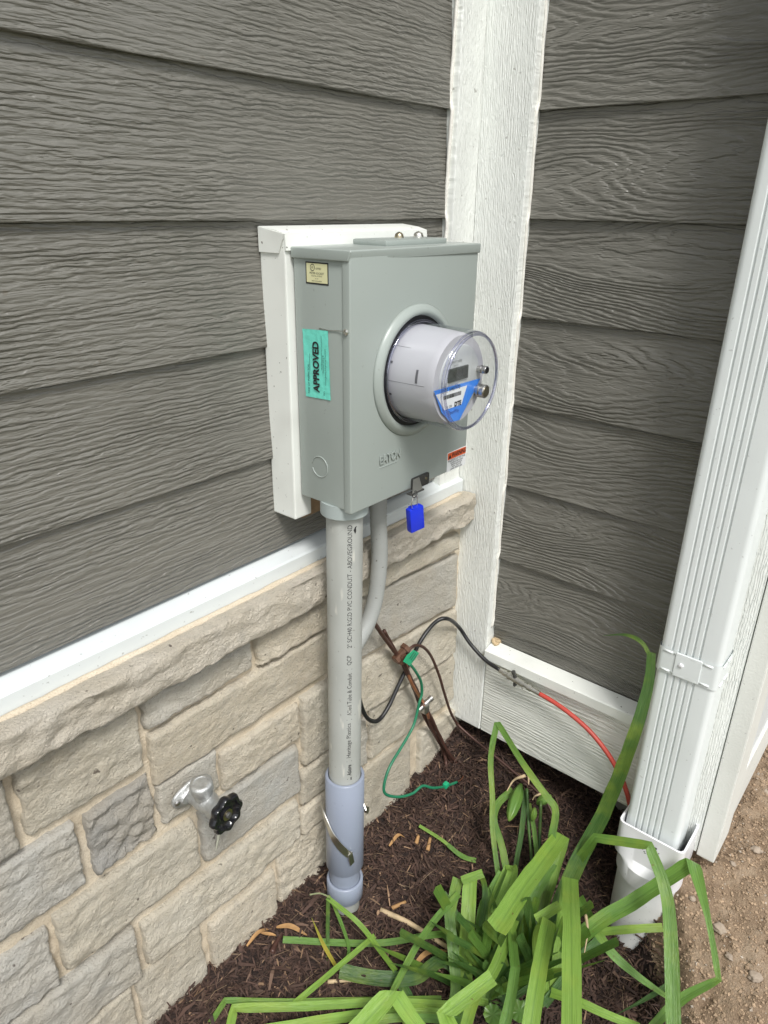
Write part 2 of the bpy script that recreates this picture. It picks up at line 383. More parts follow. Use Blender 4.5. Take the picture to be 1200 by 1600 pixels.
# ------------------------------------------------------------------ ground
def sstep(a, b, x):
    t = min(1, max(0, (x - a) / (b - a))); return t * t * (3 - 2 * t)
def soil_w(x, y):
    # bed edge runs from behind the drain pipe out towards the lawn
    d = (x + 0.085) * 0.50 + (-y - 0.60) * 0.86 + .02 * noise.noise((x * 9, y * 9, 1)) 
    return sstep(-.03, .05, d)
def gz0(x, y):
    bed = -.100 - .31 * min(max(0, -y - .04), 1.0)
    bed += .075 * sstep(-.22, .06, x) * (1 - sstep(.40, .60, -y))
    soil = -.055 - .42 * min(max(0, -x - .0), .5) 
    ww = soil_w(x, y)
    z = bed * (1 - ww) + soil * ww
    far = max(abs(x + .4), abs(y + .4)); k = sstep(1.2, 3.0, far)
    return z * (1 - k) + (-.36) * k
def gz(x, y):
    ww = soil_w(x, y); z = gz0(x, y)
    k = 1 - sstep(1.0, 2.5, max(abs(x + .4), abs(y + .4)))
    bed = .016 * noise.fractal((x * 9, y * 9, 3), 1, 2, 3) + .007 * noise.noise((x * 45, y * 45, 0))
    so_ = .016 * noise.fractal((x * 14, y * 14, 5), .8, 2, 4) + .010 * abs(noise.noise((x * 50, y * 50, 9))) + .006 * abs(noise.noise((x * 120, y * 120, 4)))
    return z + k * (bed * (1 - ww) + so_ * ww)
def axis_coords(lo, hi, step):
    c = list(np.arange(lo, hi, step)); s = step; x = hi
    while x < 90: c.append(x); s *= 1.35; x += s
    s = step; x = lo - step
    while x > -90: c.insert(0, x); s *= 1.35; x -= s
    return c
def build_ground():
    xs = axis_coords(-1.15, .55, .0075); ys = axis_coords(-1.05, .04, .0075)
    bm = B(); g = [[bm.verts.new((x, y, gz(x, y))) for y in ys] for x in xs]
    for i in range(len(xs) - 1):
        for j in range(len(ys) - 1):
            f = bm.faces.new((g[i][j], g[i + 1][j], g[i + 1][j + 1], g[i][j + 1]))
            cx, cy = xs[i], ys[j]
            far = max(abs(cx + .4), abs(cy + .4))
            f.material_index = 2 if far > 2.2 else (1 if soil_w(cx, cy) > .45 or far > 1.5 else 0)
            f.smooth = True
    me = bpy.data.meshes.new('ground'); bm.to_mesh(me); bm.free()
    o = link('ground', me, [M['mulch_floor'], M['soil'], M['lawn']], Vector((0, 0, 0)), kind='structure')
    return o
build_ground()
def ground_hit(px, py):
    d = ray(px, py).normalized(); t = .5
    for _ in range(400):
        p = CAM + d * t
        if p.z < gz0(p.x, p.y): break
        t += .005
    return p

# ------------------------------------------------------------------ siding walls
REV = .178
def siding_board(parent, wall, a0, a1, zb, zt, mat):
    """one lapped plank, drip edge at depth 0, leaning back towards its top"""
    bm = B(); th = .0095; top = zt
    lean = .009 * (top - zb) / REV
    n = max(2, int((a1 - a0) / .05)); prof = [(0.0, zb + .001), (.0012, zb), (th, zb), (lean + th, top), (lean, top)]
    rings = []
    for i in range(n + 1):
        a = a0 + (a1 - a0) * i / n; rr = []
        for k, (d, z) in enumerate(prof):
            wob = .0006 * noise.noise((a * 6, zb * 31, k))
            co = (a, d + wob, z + (wob if k < 3 else 0)) if wall == 'L' else (d + wob, -a, z + (wob if k < 3 else 0))
            rr.append(bm.verts.new(co))
        rings.append(rr)
    m_ = len(prof)
    for A, C in zip(rings, rings[1:]):
        for k in range(m_): bm.faces.new((A[k], A[(k + 1) % m_], C[(k + 1) % m_], C[k]))
    bm.faces.new(rings[0]); bm.faces.new(rings[-1][::-1])
    bmesh.ops.recalc_face_normals(bm, faces=bm.faces)
    return finish('siding_board', bm, mat, parent)

XL0, XL1 = -2.6, -.097
wl = thing('siding_wall', (-1.2, 0, .66), 'grey wood-grain lap siding wall behind the meter box, above the stone ledge', 'wall')
bm = B(); box(bm, XL0, .3, .030, .16, -.5, 2.7); finish('light_block_sheathing', bm, M['sheath'], wl)  # unseen wall core, added behind the boards to block light leaks
ZL = 1.3662
bots = [ZL + k * REV for k in range(7, -4, -1)] + [.668]
for i, zb in enumerate(bots):
    siding_board(wl, 'L', XL0, XL1, zb, zb + (REV + .022 if i < len(bots) - 1 else (bots[-2] - .668) + .022), M['siding_l'])
wr = thing('siding_wall', (0, -.4, .26), 'grey lap siding wall with swirling knot grain, right of the corner, behind the downspout', 'wall')
bm = B(); box(bm, .030, .16, -.648, .0, .02, 2.7); finish('light_block_sheathing', bm, M['sheath'], wr)  # unseen core box added to keep light from leaking between planks
YR0, YR1 = .1185, .600
ZR, RR = 1.3666, .1773
rb = [ZR + k * RR for k in range(7, -6, -1)] + [.300]
for zb in rb: siding_board(wr, 'R', YR0, YR1, zb, zb + RR + .022, M['siding_r'])
bm = B(); box(bm, .010, .018, -YR1, -YR0, .258, .325); finish('starter_strip', bm, M['siding_r'], wr)

# ------------------------------------------------------------------ trim
ct = thing('corner_trim', (0, 0, 0), 'white textured inside corner trim running up between the two grey siding walls', 'trim')
def caulk_line(parent, pts, r):
    P = spline(pts, 3); bm = B(); tube(bm, P, lambda t: r * (1 + .3 * noise.noise((t * 60, r * 999, 0))), 6); return finish('caulk_bead', bm, M['caulk'], parent, smooth=True)
bm = B(); box(bm, -.0955, -.0215, -.014, .028, .600, 2.7, .003); finish('trim_board', bm, M['trim_zx'], ct)
bm = B(); box(bm, -.020, .028, -.1175, .027, .004, 2.7, .003); finish('trim_board', bm, M['trim_z'], ct)
caulk_line(ct, [(-.0980 + random.uniform(-.0007, .0007), -.001 + .006 * (1 - ((z - ZL) % REV) / REV) - .002, z) for z in np.arange(.68, 2.2, .018)], .0034)
caulk_line(ct, [(-.001 + .006 * (1 - ((z - ZR) % RR) / RR) - .004, -.1190 + random.uniform(-.0007, .0007), z) for z in np.arange(.30, 2.2, .018)], .0028)

fl = B()
# sloped white flashing over the ledge: folded profile swept along the wall
def sweep(bm, prof, a0, a1, wall, n=1):
    rings = []
    for i in range(n + 1):
        a = a0 + (a1 - a0) * i / n
        rings.append([bm.verts.new((a, d, z) if wall == 'L' else (d, -a, z)) for d, z in prof])
    k_ = len(prof)
    for A, C in zip(rings, rings[1:]):
        for k in range(k_): bm.faces.new((A[k], A[(k + 1) % k_], C[(k + 1) % k_], C[k]))
    bm.faces.new(rings[0]); bm.faces.new(rings[-1][::-1]); bmesh.ops.recalc_face_normals(bm, faces=bm.faces); return bm
sweep(fl, [(.029, .6655), (-.0215, .6535), (-.0250, .6510), (-.0255, .6170), (-.0230, .6170), (-.0225, .6485), (.029, .6600)], XL0, -.0225, 'L')
o = finish('wall_flashing', fl, M['flash']); tag(o, 'long folded white metal flashing strip between grey siding and stone ledge', 'flashing')

sk = thing('skirt_board', (0, -.4, 0), 'white wood-grain skirt board with drip cap under the right grey siding', 'trim')
bm = B(); box(bm, -.0185, .028, -.640, -.1195, .004, .222, .002); finish('board', bm, M['trim_y'], sk)
bm = B(); sweep(bm, [(.009, .2565), (-.028, .2485), (-.0305, .2465), (-.0305, .2240), (-.0285, .2240), (-.0280, .2225), (.009, .2225)], .1205, .575, 'R'); finish('drip_cap', bm, M['cap_flash'], sk)
bm = B(); caulk = box(bm, -.006, .010, -.140, -.1205, .255, .266, .003)
bmesh.ops.subdivide_edges(bm, edges=bm.edges, cuts=3, use_grid_fill=True)
for v in bm.verts: v.co += Vector([.006 * noise.noise(v.co * 130 + Vector((k * 7, 0, 0))) for k in range(3)])
finish('crumbled_caulk', bm, M['straw'], sk)

oc = thing('corner_board', (0, -.67, -.02), 'white outside corner board beside the downspout, ending above bare soil', 'trim')
bm = B(); box(bm, -.021, .028, -.6535, -.565, -.016, 2.7, .002); finish('trim_board', bm, M['trim_z'], oc)
bm = B(); box(bm, -.0235, .080, -.690, -.655, -.020, 2.7, .003); finish('edge_board', bm, M['smooth_white'], oc)
rw = thing('return_wall', (.6, -.66, 0), 'bright white lap siding wall face beyond the outside corner board', 'wall')
for k in range(14):
    o = siding_board(rw, 'L', .082, 2.4, .118 + k * REV, .118 + k * REV + REV + .018, M['flash']); o.location.y -= .678
bm = B(); box(bm, .082, 2.4, -.684, -.652, -.015, .112, .002); finish('skirt', bm, M['smooth_white'], rw)
bm = B(); box(bm, .162, 2.4, -.650, .16, .02, 2.7); finish('light_block_sheathing', bm, M['sheath'], rw)  # unseen core added behind the return wall against light leaks
fd = B(); box(fd, .125, 2.4, -.600, .15, -.8, .018); o = finish('foundation', fd, M['concrete']); tag(o, 'dark concrete foundation in the gap below the white skirt board', 'foundation')

# ------------------------------------------------------------------ stone veneer
sv = thing('stone_veneer', (-.6, -.03, -.1), 'tan and grey limestone veneer wall below the ledge, with sandy mortar joints', 'wall')
def mortar_wall():
    xs = np.arange(-1.55, .12, .006); zs = np.arange(-.34, .575, .006); bm = B(); g = []
    for x in xs:
        g.append([bm.verts.new((x, -.0255 + .0035 * noise.fractal((x * 30, z * 30, 2), 1, 2, 3), z)) for z in zs])
    for i in range(len(xs) - 1):
        for j in range(len(zs) - 1): bm.faces.new((g[i][j], g[i + 1][j], g[i + 1][j + 1], g[i][j + 1]))
    o = finish('mortar', bm, M['mortar'], sv, smooth=True); o['label'] = 'sandy tan mortar between the stones'
mortar_wall()
# x0, x1, z0, z1, roughness, colour key, shear(z per x)
TAN, GRY, BLU, BUF, DRK = (.73, .675, .555), (.64, .615, .545), (.60, .585, .535), (.75, .675, .54), (.44, .425, .39)
STONES = [
 (-1.30, -1.050, .428, .548, 1.0, BLU), (-1.036, -.862, .434, .548, .9, TAN), (-.852, -.648, .494, .548, .8, GRY), (-.638, -.440, .493, .548, .6, BUF),
 (-.850, -.440, .385, .483, .45, BUF), (-.962, -.857, .297, .412, 2.0, DRK), (-.848, -.738, .303, .382, .25, GRY), (-.728, -.548, .283, .362, .8, BUF),
 (-.540, -.425, .206, .367, .6, TAN), (-.781, -.556, .160, .270, .3, (.53, .52, .475)), (-.550, -.425, .108, .196, .6, TAN),
 (-1.30, -.978, .296, .416, 1.1, BLU), (-1.031, -.793, .167, .275, 1.0, TAN), (-.910, -.563, .038, .134, .9, TAN), (-.556, -.425, .036, .099, .6, BUF),
 (-1.30, -1.043, .153, .268, 1.3, BLU), (-1.17, -.925, .036, .145, 1.0, GRY), (-.934, -.803, -.16, .022, .8, TAN), (-.789, -.632, -.16, .008, .6, BUF), (-.621, -.470, -.17, .026, 1.4, BUF),
 (-1.25, -.944, -.14, .024, 1.1, TAN), (-1.45, -1.31, .30, .54, 1, TAN), (-1.50, -1.31, .16, .29, 1, GRY), (-1.45, -1.18, .03, .145, 1, TAN),
 (-.430, -.050, .505, .548, .5, TAN, -.05), (-.432, -.040, .358, .494, .4, GRY, -.085), (-.416, -.034, .222, .345, .5, TAN, -.09),
 (-.345, -.028, .076, .206, .5, TAN, -.08), (-.416, -.355, .085, .212, .5, GRY, -.05), (-.455, -.198, -.20, .062, .4, TAN, -.06), (-.160, .004, -.22, .030, .6, TAN, -.10), (.010, .118, -.22, -.004, .6, TAN, 0),
]
def stone(x0, x1, z0, z1, rough, colr, shear=0, proud=None, seed=0):
    st = .0034; nx = int((x1 - x0) / st) + 1; nzv = int((z1 - z0) / st) + 1
    pr = -.040 + random.uniform(-.004, .0025) if proud is None else proud
    sx, sz, off = random.uniform(0, 90), random.uniform(0, 90), random.uniform(0, 90)
    tx, tz = random.uniform(-.03, .03), random.uniform(-.05, .05)
    tiltz = random.uniform(-.012, .012); bm = B(); g = []
    cxm, czm = (x0 + x1) / 2, (z0 + z1) / 2
    for i in range(-1, nx + 2):
        col = []
        for j in range(-1, nzv + 2):
            u = min(1, max(0, i / nx)); v = min(1, max(0, j / nzv))
            x = x0 + (x1 - x0) * u; z = z0 + (z1 - z0) * v
            ex = min(u, 1 - u) * (x1 - x0); ez = min(v, 1 - v) * (z1 - z0); e = min(ex, ez)
            # ragged outline
            wx = .0045 * noise.noise((z * 28 + off, (0 if u < .5 else 50), 1)) + .002 * noise.noise((z * 110, off, u > .5))
            wz = .0035 * noise.noise((x * 20 + off, (0 if v < .5 else 50), 5)) + .002 * noise.noise((x * 100, off, v > .5))
            kx = 1 - min(1, ex / .03); kz = 1 - min(1, ez / .03)
            X = x + wx * kx; Z = z + wz * kz + (x - cxm) * (shear + tiltz)
            n1 = noise.fractal((x * 13 + sx, z * 22 + sz, off), .9, 2.1, 5)
            lay = noise.noise((x * 9 + sz, z * 34 + sx + x * 12, off)) * 3.0
            ter = (math.floor(lay) + sstep(.25, .75, lay - math.floor(lay))) / 3.0
            n3 = abs(noise.noise((x * 70, z * 95, off)))
            n4_ = noise.noise((x * 190, z * 230, off)); tb = noise.turbulence((x * 26 + sx, z * 40 + sz, off), 4, True); d = rough * (.0016 * n1 + .0036 * ter + .0062 * (tb - .4)) + .0009 * n4_ + tx * (x - cxm) * .3 + tz * (z - czm)
            cr = .0034 + .002 * noise.noise((x * 40, z * 40, off)); c = 1 - min(1, e / max(.003, cr)); drop = .0075 * c ** 2.0
            y = pr - d + drop
            if i in (-1, nx + 1) or j in (-1, nzv + 1): y = -.012
            col.append(bm.verts.new((X, y, Z)))
        g.append(col)
    for i in range(len(g) - 1):
        for j in range(len(g[0]) - 1): bm.faces.new((g[i][j], g[i + 1][j], g[i + 1][j + 1], g[i][j + 1]))
    k = random.uniform(.92, 1.08)
    return finish('stone', bm, M['stone'], sv, smooth=True, color=tuple(c * k for c in colr))
for s in STONES: stone(*s)

lg = thing('stone_ledge', (-.6, -.04, .565), 'rough chipped tan stone ledge capping the veneer below the white flashing', 'ledge')
def ledge(x0, x1, seed):
    st = .0042; n = int((x1 - x0) / st); bm = B(); rings = []
    prof = []
    # profile: back-bottom -> front-bottom -> front-top -> back-top
    for k in range(6): prof.append((-.02 - .042 * k / 5, .5655, 'b'))
    for k in range(1, 18): prof.append((-.0645, .5655 + .062 * k / 18, 'f'))
    for k in range(8): prof.append((-.0625 + .045 * k / 7, .6300 - .006 * k / 7, 't'))
    for i in range(n + 1):
        x = x0 + (x1 - x0) * i / n; rr = []
        lo = .004 * noise.noise((x * 9, seed, 0)) + .004 * noise.noise((x * 31, seed, 2)) + .002 * noise.noise((x * 90, seed, 2))
        for y, z, s in prof:
            v = (z - .5655) / .064
            if s == 'f':
                n1 = noise.fractal((x * 16, z * 30, seed), .9, 2, 5); lay = noise.noise((x * 14 + z * 30, z * 28, seed + 4)) * 2.6
                ter = (math.floor(lay) + sstep(.3, .7, lay - math.floor(lay))) / 2.6
                Y = y - (.0020 * n1 + .0040 * ter + .0070 * (noise.turbulence((x * 24, z * 36, seed), 4, True) - .4)) + .006 * max(0, .25 - v) ** 1.5 * 3; Z = z + lo * (1 - v)
                pass
            elif s == 'b': Y = y + .004; Z = z + lo + .003 * noise.noise((x * 50, y * 50, seed))
            else: Y = y; Z = z + .0014 * noise.noise((x * 40, y * 60, seed)) - (.0 if y > -.055 else .002)
            if i in (0, n): Y = min(Y + .004, -.018)
            rr.append(bm.verts.new((x, Y, Z)))
        rings.append(rr)
    for A, C in zip(rings, rings[1:]):
        for k in range(len(prof) - 1): bm.faces.new((A[k], A[k + 1], C[k + 1], C[k]))
    bm.faces.new(rings[0]); bm.faces.new(rings[-1][::-1]); bmesh.ops.recalc_face_normals(bm, faces=bm.faces)
    o = finish('ledge_stone', bm, M['stone'], lg, smooth=True, color=(.74, .68, .575)); o.data.set_sharp_from_angle(angle=R(70)); return o
ledge(-1.90, -1.170, 3); ledge(-1.165, -.470, 11.3); ledge(-.464, -.0225, 21.7)
bm = B(); P = [(x, -.031 + .0015 * noise.noise((x * 20, 0, 0)), .6245 + .0012 * noise.noise((x * 33, 5, 0))) for x in np.arange(-1.9, -.024, .02)]
tube(bm, P, lambda t: .0062 * (1 + .25 * noise.noise((t * 70, 3, 3))), 8); finish('mortar_fillet', bm, M['mortar'], lg, smooth=True)

# ------------------------------------------------------------------ mounting block behind the box
mb = thing('mounting_block', (-.39, -.02, .735), 'white vinyl frame block fixed to the siding behind the grey meter box', 'block')
bm = B(); box(bm, -.549, -.512, -.047, .006, .737, 1.166, .0025); finish('side_rail', bm, M['block'], mb)
bm = B(); box(bm, -.252, -.222, -.047, .006, .737, 1.166, .0025); finish('side_rail', bm, M['block'], mb)
bm = B(); sweep(bm, [(.005, 1.1805), (-.030, 1.1765), (-.0485, 1.172), (-.0505, 1.150), (-.0480, 1.150), (-.046, 1.1665), (.005, 1.1675)], -.5495, -.221, 'L'); finish('top_cap', bm, M['block'], mb)
bm = B()
q = [(-.5515, .005, 1.1800), (-.5515, -.049, 1.1715), (-.5515, -.036, 1.146), (-.5515, .005, 1.146)]
f = bm.faces.new([bm.verts.new(p) for p in q]); r_ = bmesh.ops.extrude_face_region(bm, geom=[f])
for v in [g for g in r_['geom'] if isinstance(g, bmesh.types.BMVert)]: v.co.x += .0018
bmesh.ops.recalc_face_normals(bm, faces=bm.faces); finish('folded_corner', bm, M['block'], mb)
bm = B(); box(bm, -.497, -.262, -.009, .004, .712, .750, .001); finish('backing_wood', bm, M['old_wood'], mb)

# ------------------------------------------------------------------ meter box
X0, X1, YB, YF, Z0, Z1 = -.537, -.231, -.051, -.161, .777, 1.1555
mx_ = thing('meter_box', (-.384, -.10, Z0), 'grey painted steel meter socket box with green approval sticker, mounted on the wall', 'meter box')
bm = B(); box(bm, X0, X1, -.150, YB, Z0 + .002, Z1 - .004, .002); finish('body', bm, M['box'], mx_, auto=30)
def shell_cover():
    bm = B(); box(bm, X0 - .0022, X1 + .0022, YF, -.1455, Z0 - .0015, Z1 - .003, .0035, 3); return bm
cover = finish('front_cover', shell_cover(), M['box'], mx_, auto=30)
bm = B(); box(bm, X0 - .0045, X1 + .0045, YF - .003, YB + .002, Z1 - .015, Z1, .003, 3)
for v in bm.verts:   # clipped lower corner at the front of the side lip
    if v.co.z < Z1 - .008 and v.co.y < YF + .006 and v.co.x < X0: v.co.y += .004
cap = finish('top_cap', bm, M['box'], mx_, auto=30)
bm = B(); box(bm, -.425, -.272, -.128, -.062, Z1 - .0005, Z1 + .008, .003); finish('hub_plate', bm, M['box'], mx_, auto=30)
for x_, r_ in ((-.338, .0075), (-.288, .0085)):
    bm = B(); lathe(bm, [(0, r_), (.003, r_), (.007, r_ * .85), (.0095, r_ * .45), (.0105, .0005)], (x_, -.082, Z1 + .006), (0, 0, 1), 16); finish('bolt', bm, M['brass'] if x_ < -.3 else M['zinc'], mx_, auto=40)
bm = B(); tube(bm, [(X0 - .0004, -.0945 + .0165 * math.cos(a), .8375 + .0165 * math.sin(a)) for a in np.linspace(.2, 6.0, 40)], .0009, 6); finish('knockout', bm, M['box'], mx_, smooth=True)
bm = B(); lathe(bm, [(0, .0045), (.002, .0045), (.0032, .0032), (.0034, .0016), (.002, .0012)], (X0 - .002, -.1535, 1.0490), (-1, 0, 0), 16); finish('screw', bm, M['zinc'], mx_, auto=40)
bm = B(); tube(bm, spline([(X0 - .004, -.1535, 1.049), (X0 - .0015, -.140, 1.0492), (X0 - .001, -.118, 1.0475), (X0 - .001, -.100, 1.0485)], 5), .0006, 5); finish('seal_wire', bm, M['zinc'], mx_)
XC, ZC = -.3875, .9720
bm = B(); lathe(bm, [(-.0005, .1035), (.003, .1010), (.0075, .0965), (.0090, .0930), (.0085, .0885), (.004, .0865), (.001, .0855)], (XC, YF, ZC), (0, -1, 0), 72, cap1=False); finish('ring', bm, M['box'], mx_, smooth=True)
bm = B(); lathe(bm, [(0, .0862), (.0012, .0862)], (XC, YF, ZC), (0, -1, 0), 64); finish('ring_gap', bm, M['black_rubber'], mx_)
# conduit hub
bm = B(); lathe(bm, [(0, .0390), (.022, .0390), (.0235, .0375), (.0235, .0305)], (-.5025, -.1130, Z0 + .0025), (-.002, 0, -1), 40, cap1=False); finish('conduit_hub', bm, M['hub'], mx_, auto=40)
# latch
lt = B(); box(lt, -.392, -.346, YF - .004, YF - .0005, Z0 - .004, Z0 + .017, .0035); box(lt, -.408, -.372, YF - .014, YF - .004, Z0 - .006, Z0 - .003, .001)
quadv = [(-.3915, YF - .0045, Z0 + .016), (-.375, YF - .0045, Z0 + .016), (-.376, YF - .013, Z0 - .003), (-.404, YF - .013, Z0 - .003)]
latch = finish('latch', lt, M['dark_steel'], mx_); bm = B(); quad(bm, *quadv); finish('latch_gusset', bm, M['zinc'], latch)
bm = B(); lathe(bm, [(0, .0028), (.0012, .0025), (.0015, .0005)], (-.355, YF - .004, Z0 + .008), (0, -1, 0), 10); finish('rivet', bm, M['brass'], latch)
# lettering pressed in the cover
def on_front(x, z, lift=.0006): return lambda u, v, d=0: Vector((x + u, YF - lift - d, z + v))
def on_side(y, z, lift=.0006): return lambda u, v, d=0: Vector((X0 - lift, y - u, z + v))
def on_side_up(y, z, lift=.0006): return lambda u, v, d=0: Vector((X0 - lift, y + v, z + u))
text('embossed_lettering', 'EATON', .0195, M['box'], cover, lambda u, v, d: Vector((-.475 + u, YF - .0012 - max(0, d), .8465 + v)), extrude=.0011, bold=.0004, sx=.80)
bm = B(); box(bm, -.474, -.430, YF - .0008, YF + .001, .8335, .8350); finish('embossed_line', bm, M['box'], cover)
# cream listing sticker
bm = B(); box(bm, X0 - .0004, X0 + .001, -.1195, -.0755, 1.1075, 1.1370); st = finish('listing_sticker', bm, M['ink'], mx_)
bm = B(); box(bm, X0 - .0007, X0, -.1178, -.0775, 1.1097, 1.1352); finish('sticker_face', bm, M['cream'], st)
bm = B(); tube(bm, [(X0 - .0009, -.0895 + .0042 * math.cos(a), 1.1298 + .0042 * math.sin(a)) for a in np.linspace(0, 6.283, 20)], .0004, 4); finish('emblem_circle', bm, M['ink'], st)
text('lettering', 'UL', .0042, M['ink'], st, on_side(-.0895, 1.1298, .0010), 'CENTER')
text('lettering', 'LISTED', .0036, M['ink'], st, on_side(-.0955, 1.1285, .0010))
for k, (tx, s_) in enumerate((('METER SOCKET', .0040), ('Issue No. A-33414', .0027), ('for use', .0022), ('MEETS OR EXCEEDS', .0022))):
    text('lettering', tx, s_, M['ink'], st, on_side(-.0976, 1.1222 - k * .0034, .0010), 'CENTER')
# teal approval sticker, slightly wrinkled
bm = B(); n_ = 22; grid = []
for i in range(n_ + 1):
    row = []
    for j in range(n_ + 1):
        u, v = i / n_, j / n_; yy = -.066 - .0515 * u - .003 * (1 - v); zz = .9445 + .0995 * v + .0025 * u
        row.append(bm.verts.new((X0 - .0011 - .0007 * noise.noise((u * 9, v * 14, 2)), yy, zz)))
    grid.append(row)
for i in range(n_):
    for j in range(n_): bm.faces.new((grid[i][j], grid[i][j + 1], grid[i + 1][j + 1], grid[i + 1][j]))
ap = finish('approval_sticker', bm, M['teal'], mx_, smooth=True)
text('lettering', 'APPROVED', .0168, M['ink'], ap, on_side_up(-.0935, .9555, .0021), bold=.00065, sx=.88)
for (yy, z0_, tx, s_) in ((-.0775, .9500, 'TIME OF INSPECTOR', .0048), (-.1075, .9850, 'Electrical Safety &', .0036), (-.1120, .9680, 'Licensing Building & Engineering Department', .0029), (-.1085, .9520, 'Date', .0036)):
    text('lettering', tx, s_, M['ink'], ap, on_side_up(yy, z0_, .0021))
for yy, a_, b_ in ((-.0800, .985, 1.010), (-.1045, .990, 1.038)):
    bm = B(); box(bm, X0 - .0021, X0 - .0019, yy - .0003, yy, a_, b_); finish('ruled_line', bm, M['ink'], ap)
# warning sticker
bm = B(); box(bm, -.2885, -.2305, YF - .0005, YF + .001, .7765, .8120); ws = finish('warning_sticker', bm, M['white_paper'], mx_)
bm = B(); box(bm, -.2875, -.2315, YF - .0008, YF, .7985, .8110); finish('warning_band', bm, M['orange'], ws)
bm = B(); bm.faces.new([bm.verts.new(p) for p in ((-.286, YF - .001, .8005), (-.277, YF - .001, .8005), (-.2815, YF - .001, .8090))]); finish('warning_triangle', bm, M['ink'], ws)
text('lettering', 'WARNING', .0115, M['ink'], ws, on_front(-.2755, .8047, .001), bold=.0003, sx=.80)
for k, tx in enumerate(('HAZARDOUS VOLTAGE', 'Contact may cause', 'electric shock or', 'burn. Turn off', 'power before use')):
    text('lettering', tx, .0056, M['ink'], ws, on_front(-.2595, .7955 - k * .0040, .0008), 'CENTER', sx=.9)

# ------------------------------------------------------------------ electricity meter
YM = -.2440
em = thing('electricity_meter', (XC, YF, ZC), 'round clear-domed electricity meter plugged into the grey box front', 'meter')
ax = (0, -1, 0); org = (XC, YF, ZC)
bm = B(); lathe(bm, [(.001, .0725), (.070, .0690), (.078, .0672), (.0815, .0655)], org, ax, 72, cap0=False); body = finish('housing', bm, M['meter_body'], em, auto=35)
bm = B(); lathe(bm, [(.0814, .0520), (.0830, .0515), (.0835, .0505)], org, ax, 64); finish('face_plate', bm, M['meter_face'], em, auto=35)
bm = B(); lathe(bm, [(.0005, .0800), (.006, .0800), (.0075, .0775), (.0080, .0760), (.092, .0742), (.099, .0732), (.1035, .0708), (.1050, .0665)], org, ax, 96, cap0=False)
cov = finish('clear_cover', bm, M['clear'], em, auto=50)
bm = B()
for d_, rr, tr_ in ((.1045, .0690, .0023), (.1010, .0722, .0014)):
    tube(bm, [(XC + rr * math.cos(a), YF - d_, ZC + rr * math.sin(a)) for a in np.linspace(0, 2 * math.pi, 97)], tr_, 8, cap=False)
finish('cover_rim', bm, M['rim'], cov, smooth=True)
bm = B(); tube(bm, [(XC + .0780 * math.cos(a), YF - .006, ZC + .0780 * math.sin(a)) for a in np.linspace(0, 2 * math.pi, 97)], .0022, 8, cap=False); finish('retaining_ring', bm, M['rim'], cov, smooth=True)
# small moulded notches on the housing (angle measured from +x towards +z)
def on_housing(a, d, lift=.0006): 
    r = .0725 - .0035 * d / .07 + lift; return Vector((XC + r * math.cos(a), YF - d, ZC + r * math.sin(a)))
for a, d0, d1, wd in ((2.42, .004, .030, .006), (2.98, .052, .056, .28), (2.78, .004, .008, .05), (3.45, .004, .008, .05), (3.95, .004, .030, .006)):
    bm = B(); k = 8; L_ = [[bm.verts.new(on_housing(a + (i / k - .5) * wd * 1.0, d)) for d in (d0, d1)] for i in range(k + 1)]
    for A, C in zip(L_, L_[1:]): bm.faces.new((A[0], A[1], C[1], C[0]))
    finish('housing_slot', bm, M['meter_seam'], body)
bm = B(); tube(bm, [on_housing(3.16 + .00 * d, d, .0001) for d in np.linspace(.004, .068, 12)], .00025, 4); finish('mould_seam', bm, M['meter_seam'], body)
# lcd and printed label on the face
yf = YF - .0838
def fpoly(name, pxs, mat, lift, par):
    bm = B(); vs = [bm.verts.new(at(x_, y_, 1, yf - lift)) for x_, y_ in pxs]; f = bm.faces.new(vs)
    if f.normal.y > 0: f.normal_flip()
    return finish(name, bm, mat, par)
LCDX, LCDZ = at(716, 583, 1, yf).x, at(716, 583, 1, yf).z
bm = B(); box(bm, LCDX - .0265, LCDX + .0240, yf - .0022, yf + .001, LCDZ - .0105, LCDZ + .0095, .0008); lcd = finish('lcd_display', bm, M['lcd'], em)
text('lettering', '888:8', .015, M['dark_steel'], lcd, lambda u, v, d: Vector((LCDX + u, yf - .0024, LCDZ + v)), 'CENTER')
lbl = fpoly('printed_label', [(678, 611), (751, 591), (718, 656), (704, 660), (690, 645)], M['blue_label'], .0006, em)
fpoly('white_panel', [(681, 617), (730, 602), (721, 632), (694, 641)], M['white_paper'], .0010, lbl)
def fl_(px, py, lift=.0013):
    o_ = at(px, py, 1, yf); return lambda u, v, d=0: Vector((o_.x + u, yf - lift, o_.z + v))
text('lettering', 'DTE 10407970', .0088, M['ink'], lbl, fl_(690, 612.5), sx=.86)
random.seed(3)
bx_ = at(692, 622, 1, yf); bm = B(); u = 0
while u < .046:
    wd = random.choice((.0006, .0009, .0014)); box(bm, bx_.x + u, bx_.x + u + wd, yf - .0014, yf - .0012, bx_.z - .0030, bx_.z + .0030); u += wd + random.choice((.0006, .001))
finish('barcode', bm, M['ink'], lbl)
text('lettering', 'DTE', .0095, M['ink'], lbl, fl_(709, 632), bold=.0006)
text('lettering', 'CL 200', .0050, M['ink'], lbl, fl_(696, 637))
text('lettering', 'OpenWay', .0085, M['ink_blue'], lbl, fl_(699, 646), sx=.8)
text('lettering', 'FM 2S  240V 3W  60HZ', .0046, M['ink_blue'], lbl, fl_(690, 606.5), sx=.9)
text('lettering', 'ELECTRICITY METER', .0042, M['dark_steel'], lcd, fl_(700, 568), sx=.9)
text('lettering', 'CENTRON', .0026, M['dark_steel'], lcd, fl_(708, 572))
